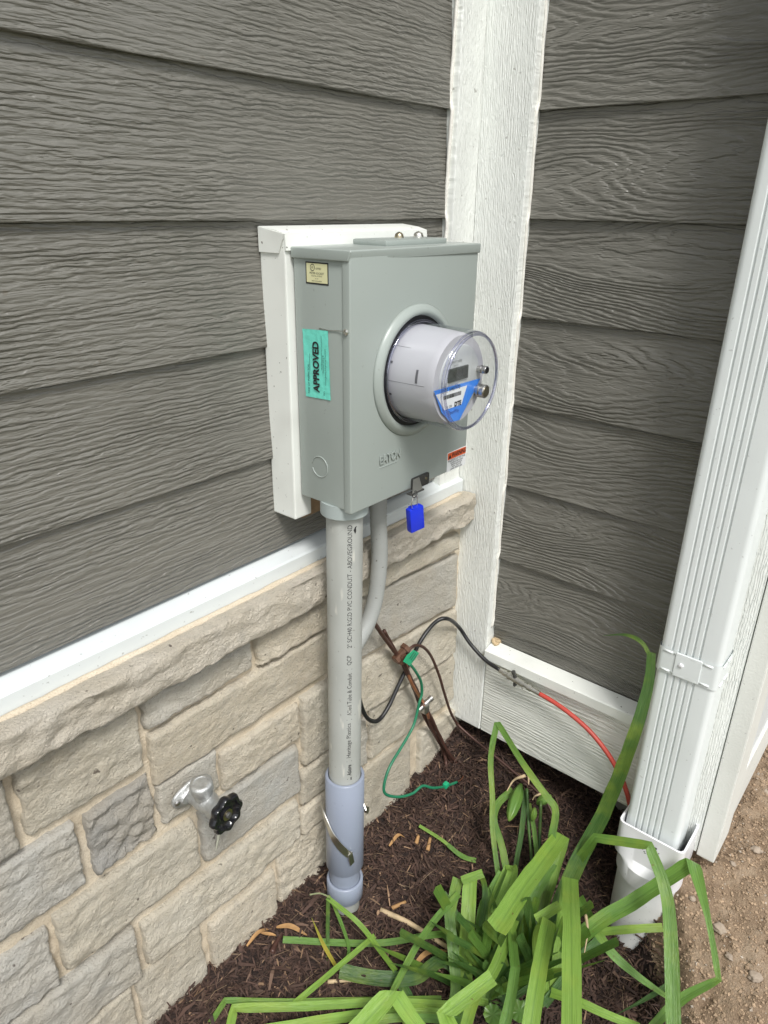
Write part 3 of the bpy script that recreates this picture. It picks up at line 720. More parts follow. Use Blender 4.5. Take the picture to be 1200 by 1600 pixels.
for (px_, py_, rr, ln, matn, endm) in ((747, 576, .0062, .016, 'steel', 'black_gloss'), (744, 609, .0105, .018, 'steel', 'brass')):
    p_ = at(px_, py_, 1, yf); bm = B(); lathe(bm, [(0, rr * .75), (ln * .3, rr * .75), (ln * .35, rr), (ln * .5, rr), (ln * .55, rr * .85), (ln * .65, rr), (ln, rr), (ln + .001, rr * .9)], (p_.x, yf + .001, p_.z), ax, 24)
    kb = finish('port', bm, M[matn], em, auto=35); bm = B(); lathe(bm, [(0, rr * .82), (.0009, rr * .78)], (p_.x, yf - ln, p_.z), ax, 20); finish('port_face', bm, M[endm], kb)

# ------------------------------------------------------------------ padlock seal
sp_ = thing('seal_tag', (-.394, -.172, .72), 'small blue plastic seal tag hanging by a wire under the meter box', 'seal')
bm = B(); tube(bm, spline([(-.401, -.173, .744), (-.4035, -.173, .757), (-.397, -.1725, .7675), (-.388, -.172, .764), (-.386, -.172, .743)], 6), .0009, 6); finish('wire_loop', bm, M['zinc'], sp_, smooth=True)
bm = B(); tube(bm, [(-.3955 + .006 * math.cos(a), -.173, .770 + .0055 * math.sin(a)) for a in np.linspace(0, 6.283, 16)], .0011, 6); finish('link_ring', bm, M['dark_steel'], sp_, smooth=True)
bm = B(); box(bm, -.0145, .0145, -.0065, .0065, -.0440, .0, .0022); box(bm, -.0085, .0015, -.0068, .0068, -.0005, .0012, .0003)
bmesh.ops.rotate(bm, verts=bm.verts, cent=(0, 0, 0), matrix=Matrix.Rotation(R(-8), 3, 'Y') @ Matrix.Rotation(R(-14), 3, 'Z')); bmesh.ops.translate(bm, verts=bm.verts, vec=(-.3940, -.172, .7465))
finish('seal_body', bm, M['blue_seal'], sp_, auto=40)

# ------------------------------------------------------------------ rigid conduit
CT, CB = Vector((-.5025, -.113, .757)), Vector((-.5175, -.117, -.20))
def cax(z): return CB.lerp(CT, (z - CB.z) / (CT.z - CB.z))
rc = thing('electrical_conduit', CB, 'vertical grey printed PVC conduit running from the meter box into the mulch', 'conduit')
bm = B(); lathe(bm, [(0, .03015), ((CT - CB).length, .03015)], CB, CT - CB, 64); pipe = finish('pipe', bm, M['pipe'], rc, auto=40)
def sleeve(zt, zb, r, name, mat, inner=.0308):
    a, b = cax(zt), cax(zb); L_ = (b - a).length
    bm = B(); lathe(bm, [(.012, inner), (0, inner + .001), (-.0004, r - .0022), (.0016, r), (L_ - .002, r), (L_, r - .0015), (L_, inner)], a, b - a, 64, cap0=False, cap1=False); return finish(name, bm, mat, rc, auto=50)
sleeve(.2150, -.0160, .0375, 'expansion_coupling', M['coupling'])
sleeve(-.0550, -.1000, .0372, 'coupling', M['coupling'])
bm = B(); lathe(bm, [(0, .0306), (.05, .0306)], cax(-.062), CT - CB, 48); finish('inner_sleeve', bm, M['coupling'], rc, auto=40)
d_to = Vector((CAM.x - CT.x, CAM.y - CT.y, 0)).normalized(); a0_ = math.atan2(d_to.y, d_to.x)
def on_pipe(z0_, side):
    def fn(u, v, d=0):
        z = z0_ + u; c = cax(z); ang = a0_ + math.asin(side) - v / .03015   # text up points to the viewer's left
        return Vector((c.x + .03035 * math.cos(ang), c.y + .03035 * math.sin(ang), z))
    return fn
def conduit_line(z0_, tx, want, size, bold=0.0):
    o_ = text('lettering', tx, size, M['ink'], pipe, lambda u, v, d: Vector((u, v, 0)), bold=bold)
    w_ = o_.dimensions.x if o_.dimensions.x else 1
    me = o_.data; xs = [v.co.x for v in me.vertices]; wx = max(xs) - min(xs); x0_ = min(xs); off = o_.location.y + wpos(pipe).y
    fn = on_pipe(z0_, .27); base = wpos(pipe); o_.location = (0, 0, 0)
    for v in me.vertices: v.co = fn((v.co.x - x0_) * want / wx, v.co.y + 0.0, 0) - base
    return o_
ZT0, ZT1 = .228, .748
conduit_line(.2365, 'Atkore', .026, .0110, .0003)
bm = B(); f0 = on_pipe(.2255, .27); bm.faces.new([bm.verts.new(f0(*q_)) for q_ in ((0, -.0045), (.0075, -.0045), (.0035, .0045))]); finish('logo_triangle', bm, M['ink'], pipe)
for z0_, tx, want in ((.2700, '|', .0009), (.2790, 'Heritage Plastics', .078), (.3645, '|', .0009), (.3740, 'Allied Tube & Conduit', .0905), (.4720, '|', .0009), (.4815, 'QCP', .0195), (.5160, '2" SCH40 RIGID PVC CONDUIT - ABOVEGROUND', .2290)):
    conduit_line(z0_, tx, want, .0112)
bm = B(); fs_ = on_pipe(.728, .50); bm.faces.new([bm.verts.new(fs_(*q_)) for q_ in ((0, -.002), (.004, -.004), (.010, -.0035), (.013, -.0055), (.0125, -.002), (.007, .001))]); finish('dirt_smudge', bm, M['ink'], pipe)
# flexible conduit
fc = [(-.388, -.088, .785), (-.388, -.088, .70)] + [tuple(at(x_, y_, 1, yy)) for x_, y_, yy in ((593, 870, -.088), (588, 925, -.086), (578, 965, -.084), (560, 1000, -.082), (540, 1030, -.080))]
P = spline(fc, 26); bm = B(); tube(bm, P, .0150, 20, ridge=lambda i, a: 1 + .035 * math.sin(i * 2.6 + a)); o = finish('flexible_conduit', bm, M['flex'], smooth=True)
tag(o, 'grey ribbed flexible conduit curving down behind the rigid pipe', 'conduit')

# conduit strap
ps = thing('conduit_strap', cax(.06), 'loose zinc strap hooked round the blue-grey conduit coupling', 'strap')
def ribbon(bm, pts, up, wd, th):
    pts = [Vector(p) for p in pts]; rings = []
    for i, p in enumerate(pts):
        d = (pts[min(i + 1, len(pts) - 1)] - pts[max(i - 1, 0)]).normalized(); u_ = Vector(up); u_ = (u_ - d * u_.dot(d)).normalized(); n_ = d.cross(u_)
        rings.append([bm.verts.new(p + u_ * a * wd / 2 + n_ * b * th / 2) for a, b in ((-1, -1), (1, -1), (1, 1), (-1, 1))])
    for A, C in zip(rings, rings[1:]):
        for k in range(4): bm.faces.new((A[k], A[(k + 1) % 4], C[(k + 1) % 4], C[k]))
    bm.faces.new(rings[0][::-1]); bm.faces.new(rings[-1]); return bm
def around(deg, z, r): c = cax(z); return c + Vector((math.cos(R(deg)) * r, math.sin(R(deg)) * r, 0))
bm = B(); ribbon(bm, spline([around(118, .125, .046), around(140, .122, .042), around(165, .110, .0395), around(186, .094, .0405), around(204, .076, .0400), around(222, .060, .0405), around(236, .050, .043)], 5), (0, 0, 1), .016, .0018); finish('band', bm, M['zinc'], ps, auto=40)
bm = B(); p_ = around(236, .050, .0438); ribbon(bm, [p_ + Vector((0, 0, .006)), p_ + Vector((.002, -.001, -.008)), p_ + Vector((.003, -.003, -.022))], (1, 0, 0), .011, .0022); finish('tab', bm, M['zinc'], ps, auto=40)
bm = B(); ribbon(bm, spline([around(-40, .125, .0395), around(-22, .108, .042), around(-12, .092, .052), around(-10, .083, .060)], 5), (0, .3, 1), .013, .0018); finish('tab', bm, M['zinc'], ps, auto=40)

# ------------------------------------------------------------------ hose faucet
FX, FZ = -.794, .343
hf = thing('hose_faucet', (FX, -.05, FZ), 'outdoor metal hose faucet with black wheel handle on the stone wall', 'faucet')
bm = B(); lathe(bm, [(0, .030), (.0035, .030), (.0048, .0285), (.0065, .0215), (.011, .0190)], (FX - .002, -.045, FZ), (0, -1, 0), 40, squash=lambda a: .74 + .52 * abs(math.cos(a)) ** 5); fg = finish('flange', bm, M['cast'], hf, auto=50)
for sx_ in (-1, 1):
    bm = B(); lathe(bm, [(0, .0050), (.004, .0050), (.0055, .0035), (.0058, .001)], (FX - .002 + sx_ * .0305, -.048, FZ), (0, -1, 0), 12); finish('screw', bm, M['steel'], fg, auto=40)
bm = B(); lathe(bm, [(0, .0185), (.010, .0180), (.020, .0188), (.034, .0172), (.040, .0150), (.050, .0145), (.053, .0165), (.058, .0165), (.060, .012)], (FX, -.055, FZ), (0, -1, 0), 32); finish('valve_body', bm, M['cast'], hf, auto=50)
bm = B(); lathe(bm, [(0, .0150), (.012, .0150), (.0135, .0172), (.016, .0180), (.027, .0180), (.0288, .0172), (.0305, .0145), (.0307, .0118), (.0297, .0110)], (FX - .002, -.079, FZ + .010), (-.10, 0, 1), 32); cp = finish('breaker_cap', bm, M['cast'], hf, auto=50)
bm = B(); pr = [(0, .0120), (.016, .0112)]
for k in range(3): pr += [(.017 + k * .0026, .0106), (.0180 + k * .0026, .0124), (.0190 + k * .0026, .0106)]
lathe(bm, pr + [(.0255, .0100), (.0255, .008)], (FX, -.094, FZ - .003), (0, -.25, -1), 28); finish('threaded_spout', bm, M['cast'], hf, auto=40)
# scalloped hand wheel
HY = -.128; HR = .0300
def wheel():
    bm = B(); seg = 64
    sc = lambda a: 1 + .075 * math.cos(8 * a)
    pr = [(.000, .60), (.002, .90), (.006, 1.0), (.012, 1.0), (.0155, .93), (.0150, .78), (.0095, .72), (.0080, .50), (.0085, .38), (.0125, .33), (.0130, .20)]
    d, u, v = frame((.10, -1, .02)); o_ = Vector((FX + .003, HY + .012, FZ)); rings = []
    for t, rr in pr:
        rings.append([bm.verts.new(o_ + d * t + (u * math.cos(a) + v * math.sin(a)) * HR * rr * (1 + (sc(a) - 1) * sstep(.5, .95, rr))) for a in [2 * math.pi * k / seg for k in range(seg)]])
    for A, C in zip(rings, rings[1:]):
        for k in range(seg): bm.faces.new((A[k], A[(k + 1) % seg], C[(k + 1) % seg], C[k]))
    bm.faces.new(rings[0][::-1]); bm.faces.new(rings[-1]); bmesh.ops.recalc_face_normals(bm, faces=bm.faces); return bm
wh = finish('hand_wheel', wheel(), M['black_gloss'], hf, auto=60)
bm = B(); lathe(bm, [(0, .0052), (.003, .0052), (.0042, .004), (.0044, .001)], (FX + .0043, HY - .001, FZ), (.10, -1, .02), 12); finish('screw', bm, M['dark_steel'], wh, auto=40)
bm = B(); lathe(bm, [(0, .0095), (.0006, .0095)], (FX + .0043, HY - .0008, FZ), (.10, -1, .02), 24); finish('printed_disc', bm, M['brass'], wh)
bm = B(); p0 = at(345, 1284, 1, -.0455); p1 = at(337, 1331, 1, -.0445)
tube(bm, spline([p0, (p0 + p1) / 2 + Vector((.001, -.001, 0)), p1], 6), lambda t: .0062 * (1 - t) + .0006, 8)
for v in bm.verts: v.co.y = -.0445 + (v.co.y + .0445) * .3
o = finish('dried_drip', bm, M['residue'], smooth=True); tag(o, 'pale dried drip streak on grey stone under the faucet handle', 'residue')

# ------------------------------------------------------------------ downspout and drain
DX0, DX1, DY0, DY1 = -.098, -.0245, -.523, -.630     # front/back faces and left/right sides
ds = thing('downspout', (-.06, -.577, .04), 'white ribbed metal downspout on the right wall, dropping into the drain collar', 'downspout')
def ds_profile(grow=0, ribs=True):
    p = []; x0, x1, y0, y1 = DX0 - grow, DX1 + (grow if grow else 0), DY0 + grow, DY1 - grow; rr = .011
    def arc(cx, cy, a0, a1):
        for k in range(7): a = R(a0 + (a1 - a0) * k / 6); p.append((cx + rr * math.cos(a), cy + rr * math.sin(a)))
    arc(x1 - rr, y0 - rr, 0, 90); arc(x0 + rr, y0 - rr, 90, 180)
    if ribs:
        for k in range(5):
            yc = y0 - .0225 - k * .0118
            for dy, dx in ((.0026, 0), (.0012, .0030), (-.0012, .0030), (-.0026, 0)): p.append((x0 + dx, yc + dy))
    arc(x0 + rr, y1 + rr, 180, 270); arc(x1 - rr, y1 + rr, 270, 360)
    return p
def extr(prof, zs, bm=None, close=True):
    bm = bm or B(); rings = [[bm.verts.new((x_, y_, z_)) for x_, y_ in prof] for z_ in zs]; k_ = len(prof)
    for A, C in zip(rings, rings[1:]):
        for k in range(k_): bm.faces.new((A[k], A[(k + 1) % k_], C[(k + 1) % k_], C[k]))
    bmesh.ops.recalc_face_normals(bm, faces=bm.faces); return bm
finish('pipe', extr(ds_profile(), [.005, .4, .9, 1.4, 2.0, 2.7]), M['downspout'], ds, auto=28)
ZS = .452
sb = finish('strap_band', extr(ds_profile(.0022, False), [ZS - .0255, ZS + .0255]), M['downspout'], ds, auto=30)
for zz in (ZS - .0200, ZS + .0200):
    for ya, yb in ((-.532, -.548), (-.551, -.5745), (-.580, -.5985), (-.602, -.618)):
        bm = B(); tube(bm, [(DX0 - .0022, ya, zz), (DX0 - .0022, yb, zz)], .0021, 8); finish('pressed_bead', bm, M['downspout'], sb, smooth=True)
    for xa, xb in ((-.088, -.066), (-.061, -.036)):
        bm = B(); tube(bm, [(xa, DY1 - .0022, zz), (xb, DY1 - .0022, zz)], .0021, 8); finish('pressed_bead', bm, M['downspout'], sb, smooth=True)
bm = B(); box(bm, DX0 - .0042, DX0 - .0018, -.6000, -.5545, ZS - .0240, ZS + .0240, .0008); finish('lap_plate', bm, M['downspout'], sb)
bm = B(); lathe(bm, [(0, .0048), (.0025, .0042), (.0035, .002)], (DX0 - .004, -.5665, ZS + .002), (-1, 0, 0), 6); finish('screw', bm, M['pvc_white'], sb, auto=30)

DC = Vector((-.0660, -.5820, 0))
dp = thing('drain_pipe', DC + Vector((0, 0, -.24)), 'white plastic drain pipe with square collar receiving the downspout, set in mulch', 'drain')
def rrect(hx, hy, rr, n=6):
    p = []
    for sx_, sy_, a0 in ((1, 1, 0), (-1, 1, 90), (-1, -1, 180), (1, -1, 270)):
        for k in range(n + 1): a = R(a0 + 90 * k / n); p.append((DC.x + sx_ * (hx - rr) + rr * math.cos(a), DC.y + sy_ * (hy - rr) + rr * math.sin(a)))
    return p
bm = B(); n6 = 6; HX, HY_ = .0510, .0665
def resample(p, n=72):
    out = []; k_ = len(p); seg = [math.dist(p[i], p[(i + 1) % k_]) for i in range(k_)]; tot = sum(seg)
    i = 0; acc = 0
    for q_ in range(n):
        d_ = tot * q_ / n
        while acc + seg[i] < d_: acc += seg[i]; i += 1
        f_ = (d_ - acc) / max(1e-9, seg[i]); a_, b_ = p[i], p[(i + 1) % k_]; out.append((a_[0] + (b_[0] - a_[0]) * f_, a_[1] + (b_[1] - a_[1]) * f_))
    return out
outer, inner = resample(rrect(HX, HY_, .012)), resample(rrect(HX - .0042, HY_ - .0042, .009))
seq = [(inner, -.02), (inner, .0545), (outer, .0545), (outer, -.026)]
rings = [[bm.verts.new((x_, y_, z_)) for x_, y_ in pr_] for pr_, z_ in seq]
# blend the rounded square into the round hub
cnt = len(outer)
for z_, r_, kk in ((-.034, .0655, .55), (-.040, .0668, 1.0), (-.078, .0672, 1.0), (-.0800, .0655, 1.0), (-.0800, .0610, 1.0)):
    rg = []
    for x_, y_ in outer:
        a = math.atan2((y_ - DC.y) / HY_, (x_ - DC.x) / HX); cx_, cy_ = DC.x + r_ * math.cos(a), DC.y + r_ * math.sin(a)
        rg.append(bm.verts.new((x_ * (1 - kk) + cx_ * kk, y_ * (1 - kk) + cy_ * kk, z_)))
    rings.append(rg)
for A, C in zip(rings, rings[1:]):
    for k in range(cnt): bm.faces.new((A[k], A[(k + 1) % cnt], C[(k + 1) % cnt], C[k]))
bmesh.ops.recalc_face_normals(bm, faces=bm.faces); clr = finish('collar', bm, M['pvc_white'], dp, auto=35)
random.seed(5); bm = B()
for k in range(26):
    yy = random.uniform(-.605, -.570); zz = random.uniform(.006, .034); box(bm, DC.x - HX - .0004, DC.x - HX + .001, yy, yy + random.uniform(.0012, .0035), zz, zz + random.uniform(.0012, .0045))
finish('worn_print', bm, M['dark_steel'], clr)
bm = B(); lathe(bm, [(0, .0618), (.40, .0618)], (DC.x, DC.y, -.075), (0, 0, -1), 64, cap0=False, cap1=False); finish('round_pipe', bm, M['pvc_white_dull'], dp, auto=40)

# ------------------------------------------------------------------ cables and ground wires
def px3(lst): return [at(x_, y_, ax_, v_) for x_, y_, ax_, v_ in lst]
def cable(name, pts, r, mat, label=None, cat=None, parent=None, n=8, twist=0):
    P = spline(pts, n); bm = B()
    tube(bm, P, r, 8 if not twist else 14, ridge=(None if not twist else (lambda i, a: 1 + .13 * math.cos(5 * a + i * twist))))
    o = finish(name, bm, mat, parent, smooth=True)
    if label: tag(o, label, cat)
    return o
cx = thing('coax_cable', at(640, 1040, 1, -.055), 'black coaxial cable looping over the stone corner to a metal connector', 'cable')
blk = px3([(556, 1060, 1, -.055), (563, 1098, 1, -.058), (574, 1122, 1, -.060), (590, 1126, 1, -.060), (606, 1106, 1, -.060), (622, 1072, 1, -.058), (640, 1035, 1, -.058), (660, 997, 1, -.060), (682, 971, 1, -.064), (700, 967, 1, -.075), (717, 980, 0, -.048), (735, 1006, 0, -.036), (758, 1031, 0, -.036), (781, 1047, 0, -.038)])
cable('jacket', blk, .0046, M['black_rubber'], parent=cx)
c0, c1 = at(781, 1047, 0, -.038), at(843, 1084, 0, -.040); L_ = (c1 - c0).length
bm = B(); lathe(bm, [(0, .0054), (.010, .0058), (.0105, .0074), (.018, .0074), (.0185, .0064), (.024, .0066), (.0245, .0092), (.031, .0092), (.0315, .0078), (L_ * .62, .0076), (L_ * .63, .0058), (L_ * .70, .0058), (L_ * .71, .0076), (L_ * .80, .0076), (L_ * .81, .0056), (L_, .0056)], c0, c1 - c0, 20)
cn = finish('connector', bm, M['zinc'], cx, auto=35)
g0 = c0.lerp(c1, .40)
bm = B(); lathe(bm, [(0, .0050), (.008, .0050), (.0085, .0032), (.015, .0032), (.0155, .0048), (.022, .0048)], g0 + Vector((0, 0, .001)), (-.2, .25, 1), 12); finish('ground_screw', bm, M['dark_steel'], cn, auto=35)
bm = B(); box(bm, g0.x - .004, g0.x + .006, g0.y - .003, g0.y + .003, g0.z - .018, g0.z + .004, .001); finish('bracket', bm, M['dark_steel'], cn)
bm = B(); lathe(bm, [(0, .0050), (L_ * .09, .0050)], c0.lerp(c1, .83), c1 - c0, 16); finish('gasket', bm, M['black_rubber'], cn)
red = [c1] + px3([(862, 1095, 0, -.042), (888, 1113, 0, -.045), (920, 1141, 0, -.048), (948, 1175, 0, -.050), (968, 1209, 0, -.050), (980, 1240, 0, -.050), (985, 1268, 0, -.045)])
red[-1] = Vector((-.030, -.513, .01))
cable('red_cable', red, .0052, M['red_cable'], 'red cable arcing down the white skirt board into the drain collar', 'cable')

gb = thing('ground_wires', at(625, 1022, 1, -.06), 'brown stranded ground wires clamped together against the stone corner', 'wires')
w1 = px3([(582, 968, 1, -.070), (596, 990, 1, -.068), (612, 1012, 1, -.066), (625, 1030, 1, -.066), (638, 1056, 1, -.068), (652, 1084, 1, -.068), (664, 1107, 1, -.068), (676, 1140, 1, -.062), (690, 1166, 1, -.060), (696, 1186, 1, -.070), (697, 1204, 1, -.085)])
w2 = px3([(628, 1030, 1, -.070), (642, 1060, 1, -.072), (657, 1090, 1, -.073), (672, 1118, 1, -.070), (686, 1148, 1, -.068), (702, 1178, 1, -.080), (718, 1196, 1, -.095), (726, 1206, 1, -.105)])
w3 = px3([(634, 1035, 1, -.066), (641, 1062, 1, -.074), (654, 1086, 1, -.075), (664, 1102, 1, -.074), (670, 1122, 1, -.072)])
w4 = px3([(636, 1038, 1, -.066), (637, 1020, 1, -.070), (647, 1009, 1, -.072), (661, 1011, 1, -.072), (674, 1026, 1, -.070), (686, 1055, 1, -.068), (694, 1082, 1, -.066), (703, 1110, 1, -.062), (711, 1126, 1, -.058)])
w4 += [Vector((-.034, -.075, -.008)), Vector((-.030, -.13, -.030)), Vector((-.030, -.22, -.055)), Vector((-.035, -.32, -.085)), Vector((-.06, -.37, -.13))]
cable('stranded_wire', w1, .0042, M['brown_wire'], parent=gb, twist=.9); cable('stranded_wire', w2, .0040, M['brown_wire'], parent=gb, twist=.9)
w5 = px3([(600, 985, 1, -.060), (616, 1014, 1, -.060), (634, 1046, 1, -.060), (648, 1080, 1, -.060), (662, 1118, 1, -.058), (680, 1150, 1, -.058), (694, 1172, 1, -.064), (708, 1192, 1, -.085)])
cable('stranded_wire', w5, .0036, M['brown_wire'], parent=gb, twist=.9)
cable('copper_wire', w3, .0032, M['copper'], parent=gb); cable('looped_wire', w4, .0034, M['brown_wire'], parent=gb)
ca = at(625, 1023, 1, -.068)
bm = B(); lathe(bm, [(-.017, .0095), (-.016, .0110), (-.004, .0110), (-.003, .0085), (.013, .0085), (.0135, .0118), (.023, .0118), (.024, .008)], ca, (1, -.1, .55), 6); finish('clamp', bm, M['bronze'], gb)
bm = B(); box(bm, ca.x - .009, ca.x + .009, ca.y - .013, ca.y + .007, ca.z - .018, ca.z + .003, .003); finish('clamp_jaw', bm, M['bronze'], gb)
cs = at(663, 1101, 1, -.076)
bm = B(); lathe(bm, [(-.020, .0050), (-.019, .0066), (-.010, .0066), (-.0095, .0048), (-.003, .0048), (0, .0078), (.010, .0078), (.0105, .0058), (.017, .0058), (.0175, .0072), (.024, .0072), (.0245, .005)], cs, (1, -.15, .35), 16); cl_ = finish('steel_clamp', bm, M['steel'], gb, auto=35)
bm = B(); box(bm, cs.x - .008, cs.x + .008, cs.y - .010, cs.y + .006, cs.z - .020, cs.z + .004, .003); finish('clamp_jaw', bm, M['steel'], cl_)
gw = thing('green_wire', at(605, 1200, 1, -.07), 'thin green insulated wire bowing out from the steel clamp to the mulch', 'wire')
g1 = px3([(641, 1038, 1, -.082), (650, 1050, 1, -.082), (658, 1066, 1, -.080), (659, 1084, 1, -.080), (655, 1098, 1, -.082), (652, 1112, 1, -.082), (645, 1136, 1, -.085), (628, 1166, 1, -.09), (610, 1196, 1, -.095), (601, 1222, 1, -.10), (602, 1240, 1, -.105), (622, 1245, 1, -.115), (644, 1240, 1, -.125), (660, 1228, 1, -.13), (676, 1231, 1, -.14), (694, 1229, 1, -.145), (714, 1222, 1, -.15)])
cable('jacket', g1, .0032, M['green_wire'], parent=gw)
g2 = px3([(714, 1222, 1, -.15), (722, 1216, 1, -.135), (726, 1206, 1, -.12)]); cable('bare_end', g2, .0012, M['copper'], parent=gw)
kn = at(697, 1227, 1, -.147); bm = B(); box(bm, kn.x - .007, kn.x + .006, kn.y - .005, kn.y + .006, kn.z - .006, kn.z + .007, .0025); finish('wire_nut', bm, M['green_tag'], gw)
tp = [at(x_, y_, 1, -.088) for x_, y_ in ((631, 1034), (640, 1040), (648, 1031), (655, 1020), (647, 1016), (637, 1024))]
gt = B(); f = gt.faces.new([gt.verts.new(p) for p in tp]); r_ = bmesh.ops.extrude_face_region(gt, geom=[f])
for v in [g for g in r_['geom'] if isinstance(g, bmesh.types.BMVert)]: v.co.y += .002
bmesh.ops.recalc_face_normals(gt, faces=gt.faces)
tg = thing('cable_tag', tp[1], 'bright green plastic tag with dark print tied to the ground wires', 'tag')
finish('tag_plate', gt, M['green_tag'], tg)
for k in range(3):
    a_ = at(640 + k * 2.3, 1030.5 + k * 1.9 - 1, 1, -.0886); b_ = at(647.5 + k * 2.1, 1018.5 + k * 2.2, 1, -.0886); bm = B(); tube(bm, [a_, b_], .0006, 4); finish('print_line', bm, M['ink'], tg)

# ------------------------------------------------------------------ mulch shreds and soil crumbs
def scatter(name, count, region, maker, mat, label=None, cat=None):
    V, F, C = [], [], []
    for _ in range(count):
        r_ = region()
        if r_ is None: continue
        vs, fs, col = maker(*r_); b0 = len(V); V += vs; F += [tuple(i + b0 for i in f) for f in fs]; C += [col] * len(fs)
    me = bpy.data.meshes.new(name); me.from_pydata(V, [], F)
    at_ = me.color_attributes.new('tint', 'FLOAT_COLOR', 'CORNER'); buf = []
    for f, c in zip(F, C): buf += list((*c, 1.0)) * len(f)
    at_.data.foreach_set('color', buf)
    o = link(name, me, mat, Vector((0, 0, 0)), kind='stuff'); tag(o, label, cat); return o
random.seed(11)
def shred(x, y, z, big):
    L = random.choice((.008, .014, .022, .034)) * random.uniform(.7, 1.3) * (1.3 if big else 1); wd = random.uniform(.0012, .0040) * (1.8 if big else 1); th = wd * random.uniform(.3, .8)
    yaw = random.uniform(0, 6.283); pit = random.gauss(0, .28)
    d = Vector((math.cos(yaw) * math.cos(pit), math.sin(yaw) * math.cos(pit), math.sin(pit))); s_ = Vector((-math.sin(yaw), math.cos(yaw), random.gauss(0, .45))).normalized(); n_ = d.cross(s_)
    bend = n_ * random.uniform(-.2, .2) * L; p = Vector((x, y, z)); vs = []
    for t, k in ((-.5, .55), (0, 1), (.5, .4)):
        c = p + d * L * t + bend * (1 - 4 * t * t)
        vs += [tuple(c + s_ * wd * .5 * k + n_ * th * .5), tuple(c - s_ * wd * .5 * k + n_ * th * .5), tuple(c - n_ * th * .6)]
    fs = [(0, 1, 4, 3), (1, 2, 5, 4), (2, 0, 3, 5), (3, 4, 7, 6), (4, 5, 8, 7), (5, 3, 6, 8), (0, 2, 1), (6, 7, 8)]
    k = random.random(); b = random.uniform(.55, 1.6)
    col = (.060 * b, .034 * b, .025 * b) if k < .80 else ((.09 * b, .055 * b, .038 * b) if k < .95 else (.22 * b, .14 * b, .085 * b))
    return vs, fs, col
def bed_spot():
    x = random.uniform(-1.02, .12); y = random.uniform(-.98, -.035)
    if soil_w(x, y) > random.uniform(.1, .85): return None
    if (x - cax(-.15).x) ** 2 + (y - cax(-.15).y) ** 2 < .035 ** 2: return None
    if (x - DC.x) ** 2 + (y - DC.y) ** 2 < .060 ** 2: return None
    return x, y, gz(x, y) + random.uniform(-.001, .009), random.random() < .16
scatter('mulch', 44000, bed_spot, shred, M['shreds'], 'dark brown shredded bark mulch covering the planting bed', 'mulch')
def clod(x, y, z, s_):
    vs = []; fs = []; sd_ = random.uniform(0, 99)
    base = [(1, 0, 0), (-1, 0, 0), (0, 1, 0), (0, -1, 0), (0, 0, 1), (0, 0, -1)]
    rot = Matrix.Rotation(random.uniform(0, 6.28), 3, (random.random() + .01, random.random(), random.random()))
    for b_ in base:
        v = rot @ Vector(b_); k = s_ * random.uniform(.65, 1.25); vs.append((x + v.x * k, y + v.y * k, z + v.z * k * .75))
    fs = [(0, 2, 4), (2, 1, 4), (1, 3, 4), (3, 0, 4), (2, 0, 5), (1, 2, 5), (3, 1, 5), (0, 3, 5)]
    b = random.uniform(.75, 1.2); c = (.36 * b, .26 * b, .17 * b) if random.random() < .96 else (.44 * b, .38 * b, .31 * b); return vs, fs, c
def soil_spot():
    x = random.uniform(-.45, .50); y = random.uniform(-1.0, -.56)
    if soil_w(x, y) < random.uniform(.15, .9): return None
    return x, y, gz(x, y) + .0006, random.choice((.0008, .0010, .0014, .0018, .0022, .0036)) * random.uniform(.7, 1.3)
def fibre(x, y, z, big):
    vs, fs, col = shred(x, y, z, False); c = Vector((x, y, z)); k = random.uniform(1.3, 2.6); out = []
    for i in range(3):
        m_ = sum((Vector(v) for v in vs[3 * i:3 * i + 3]), Vector()) / 3; far = c + (m_ - c) * k
        out += [tuple(far + (Vector(v) - m_) * .38) for v in vs[3 * i:3 * i + 3]]
    b = random.uniform(.5, 1.2); return out, fs, (.30 * b, .215 * b, .135 * b)
scatter('plant_litter', 1000, bed_spot, fibre, M['shreds'], 'thin pale dry plant fibres strewn over the dark mulch', 'plant litter')
scatter('soil_crumbs', 26000, soil_spot, clod, M['clods'], 'loose brown soil crumbs on the bare ground beside the corner board', 'soil')

# pebbles
def pebble(px_, py_, s_, label, asp=(1.3, 1, .7), mat='pebble', name='pebble'):
    p = ground_hit(px_, py_); p.z = gz(p.x, p.y); bm = B(); bmesh.ops.create_icosphere(bm, subdivisions=3, radius=1)
    an = Matrix.Rotation(random.uniform(0, 3.1), 3, 'Z'); o_ = random.uniform(0, 50)
    for v in bm.verts:
        k = 1 + .5 * noise.noise(v.co * 1.6 + Vector((o_, 0, 0))) + .08 * noise.noise(v.co * 4 + Vector((o_, 0, 0))); c = Vector((v.co.x * asp[0], v.co.y * asp[1], v.co.z * asp[2])) * k * s_; v.co = an @ c + p + Vector((0, 0, s_ * .25))
    o = finish(name, bm, M[mat], smooth=True); tag(o, label, 'pebble', 'pebbles on the bare soil'); return o
for a_ in ((1125, 1455, .011, 'largest rounded tan pebble half sunk in soil right of the drain pipe'), (1181, 1331, .009, 'angular grey pebble on soil right of the corner board foot'), (1142, 1357, .006, 'pale pebble on soil just below the corner board foot'), (1178, 1530, .010, 'rounded tan pebble on soil near the right photo edge, below the others'), (1081, 1408, .006, 'tiny pale pebble on soil beside the drain pipe'), (1138, 1500, .006, 'small light pebble left of the lowest tan pebble'), (1195, 1240, .006, 'small grey pebble high up the soil at the right photo edge')):
    pebble(*a_)
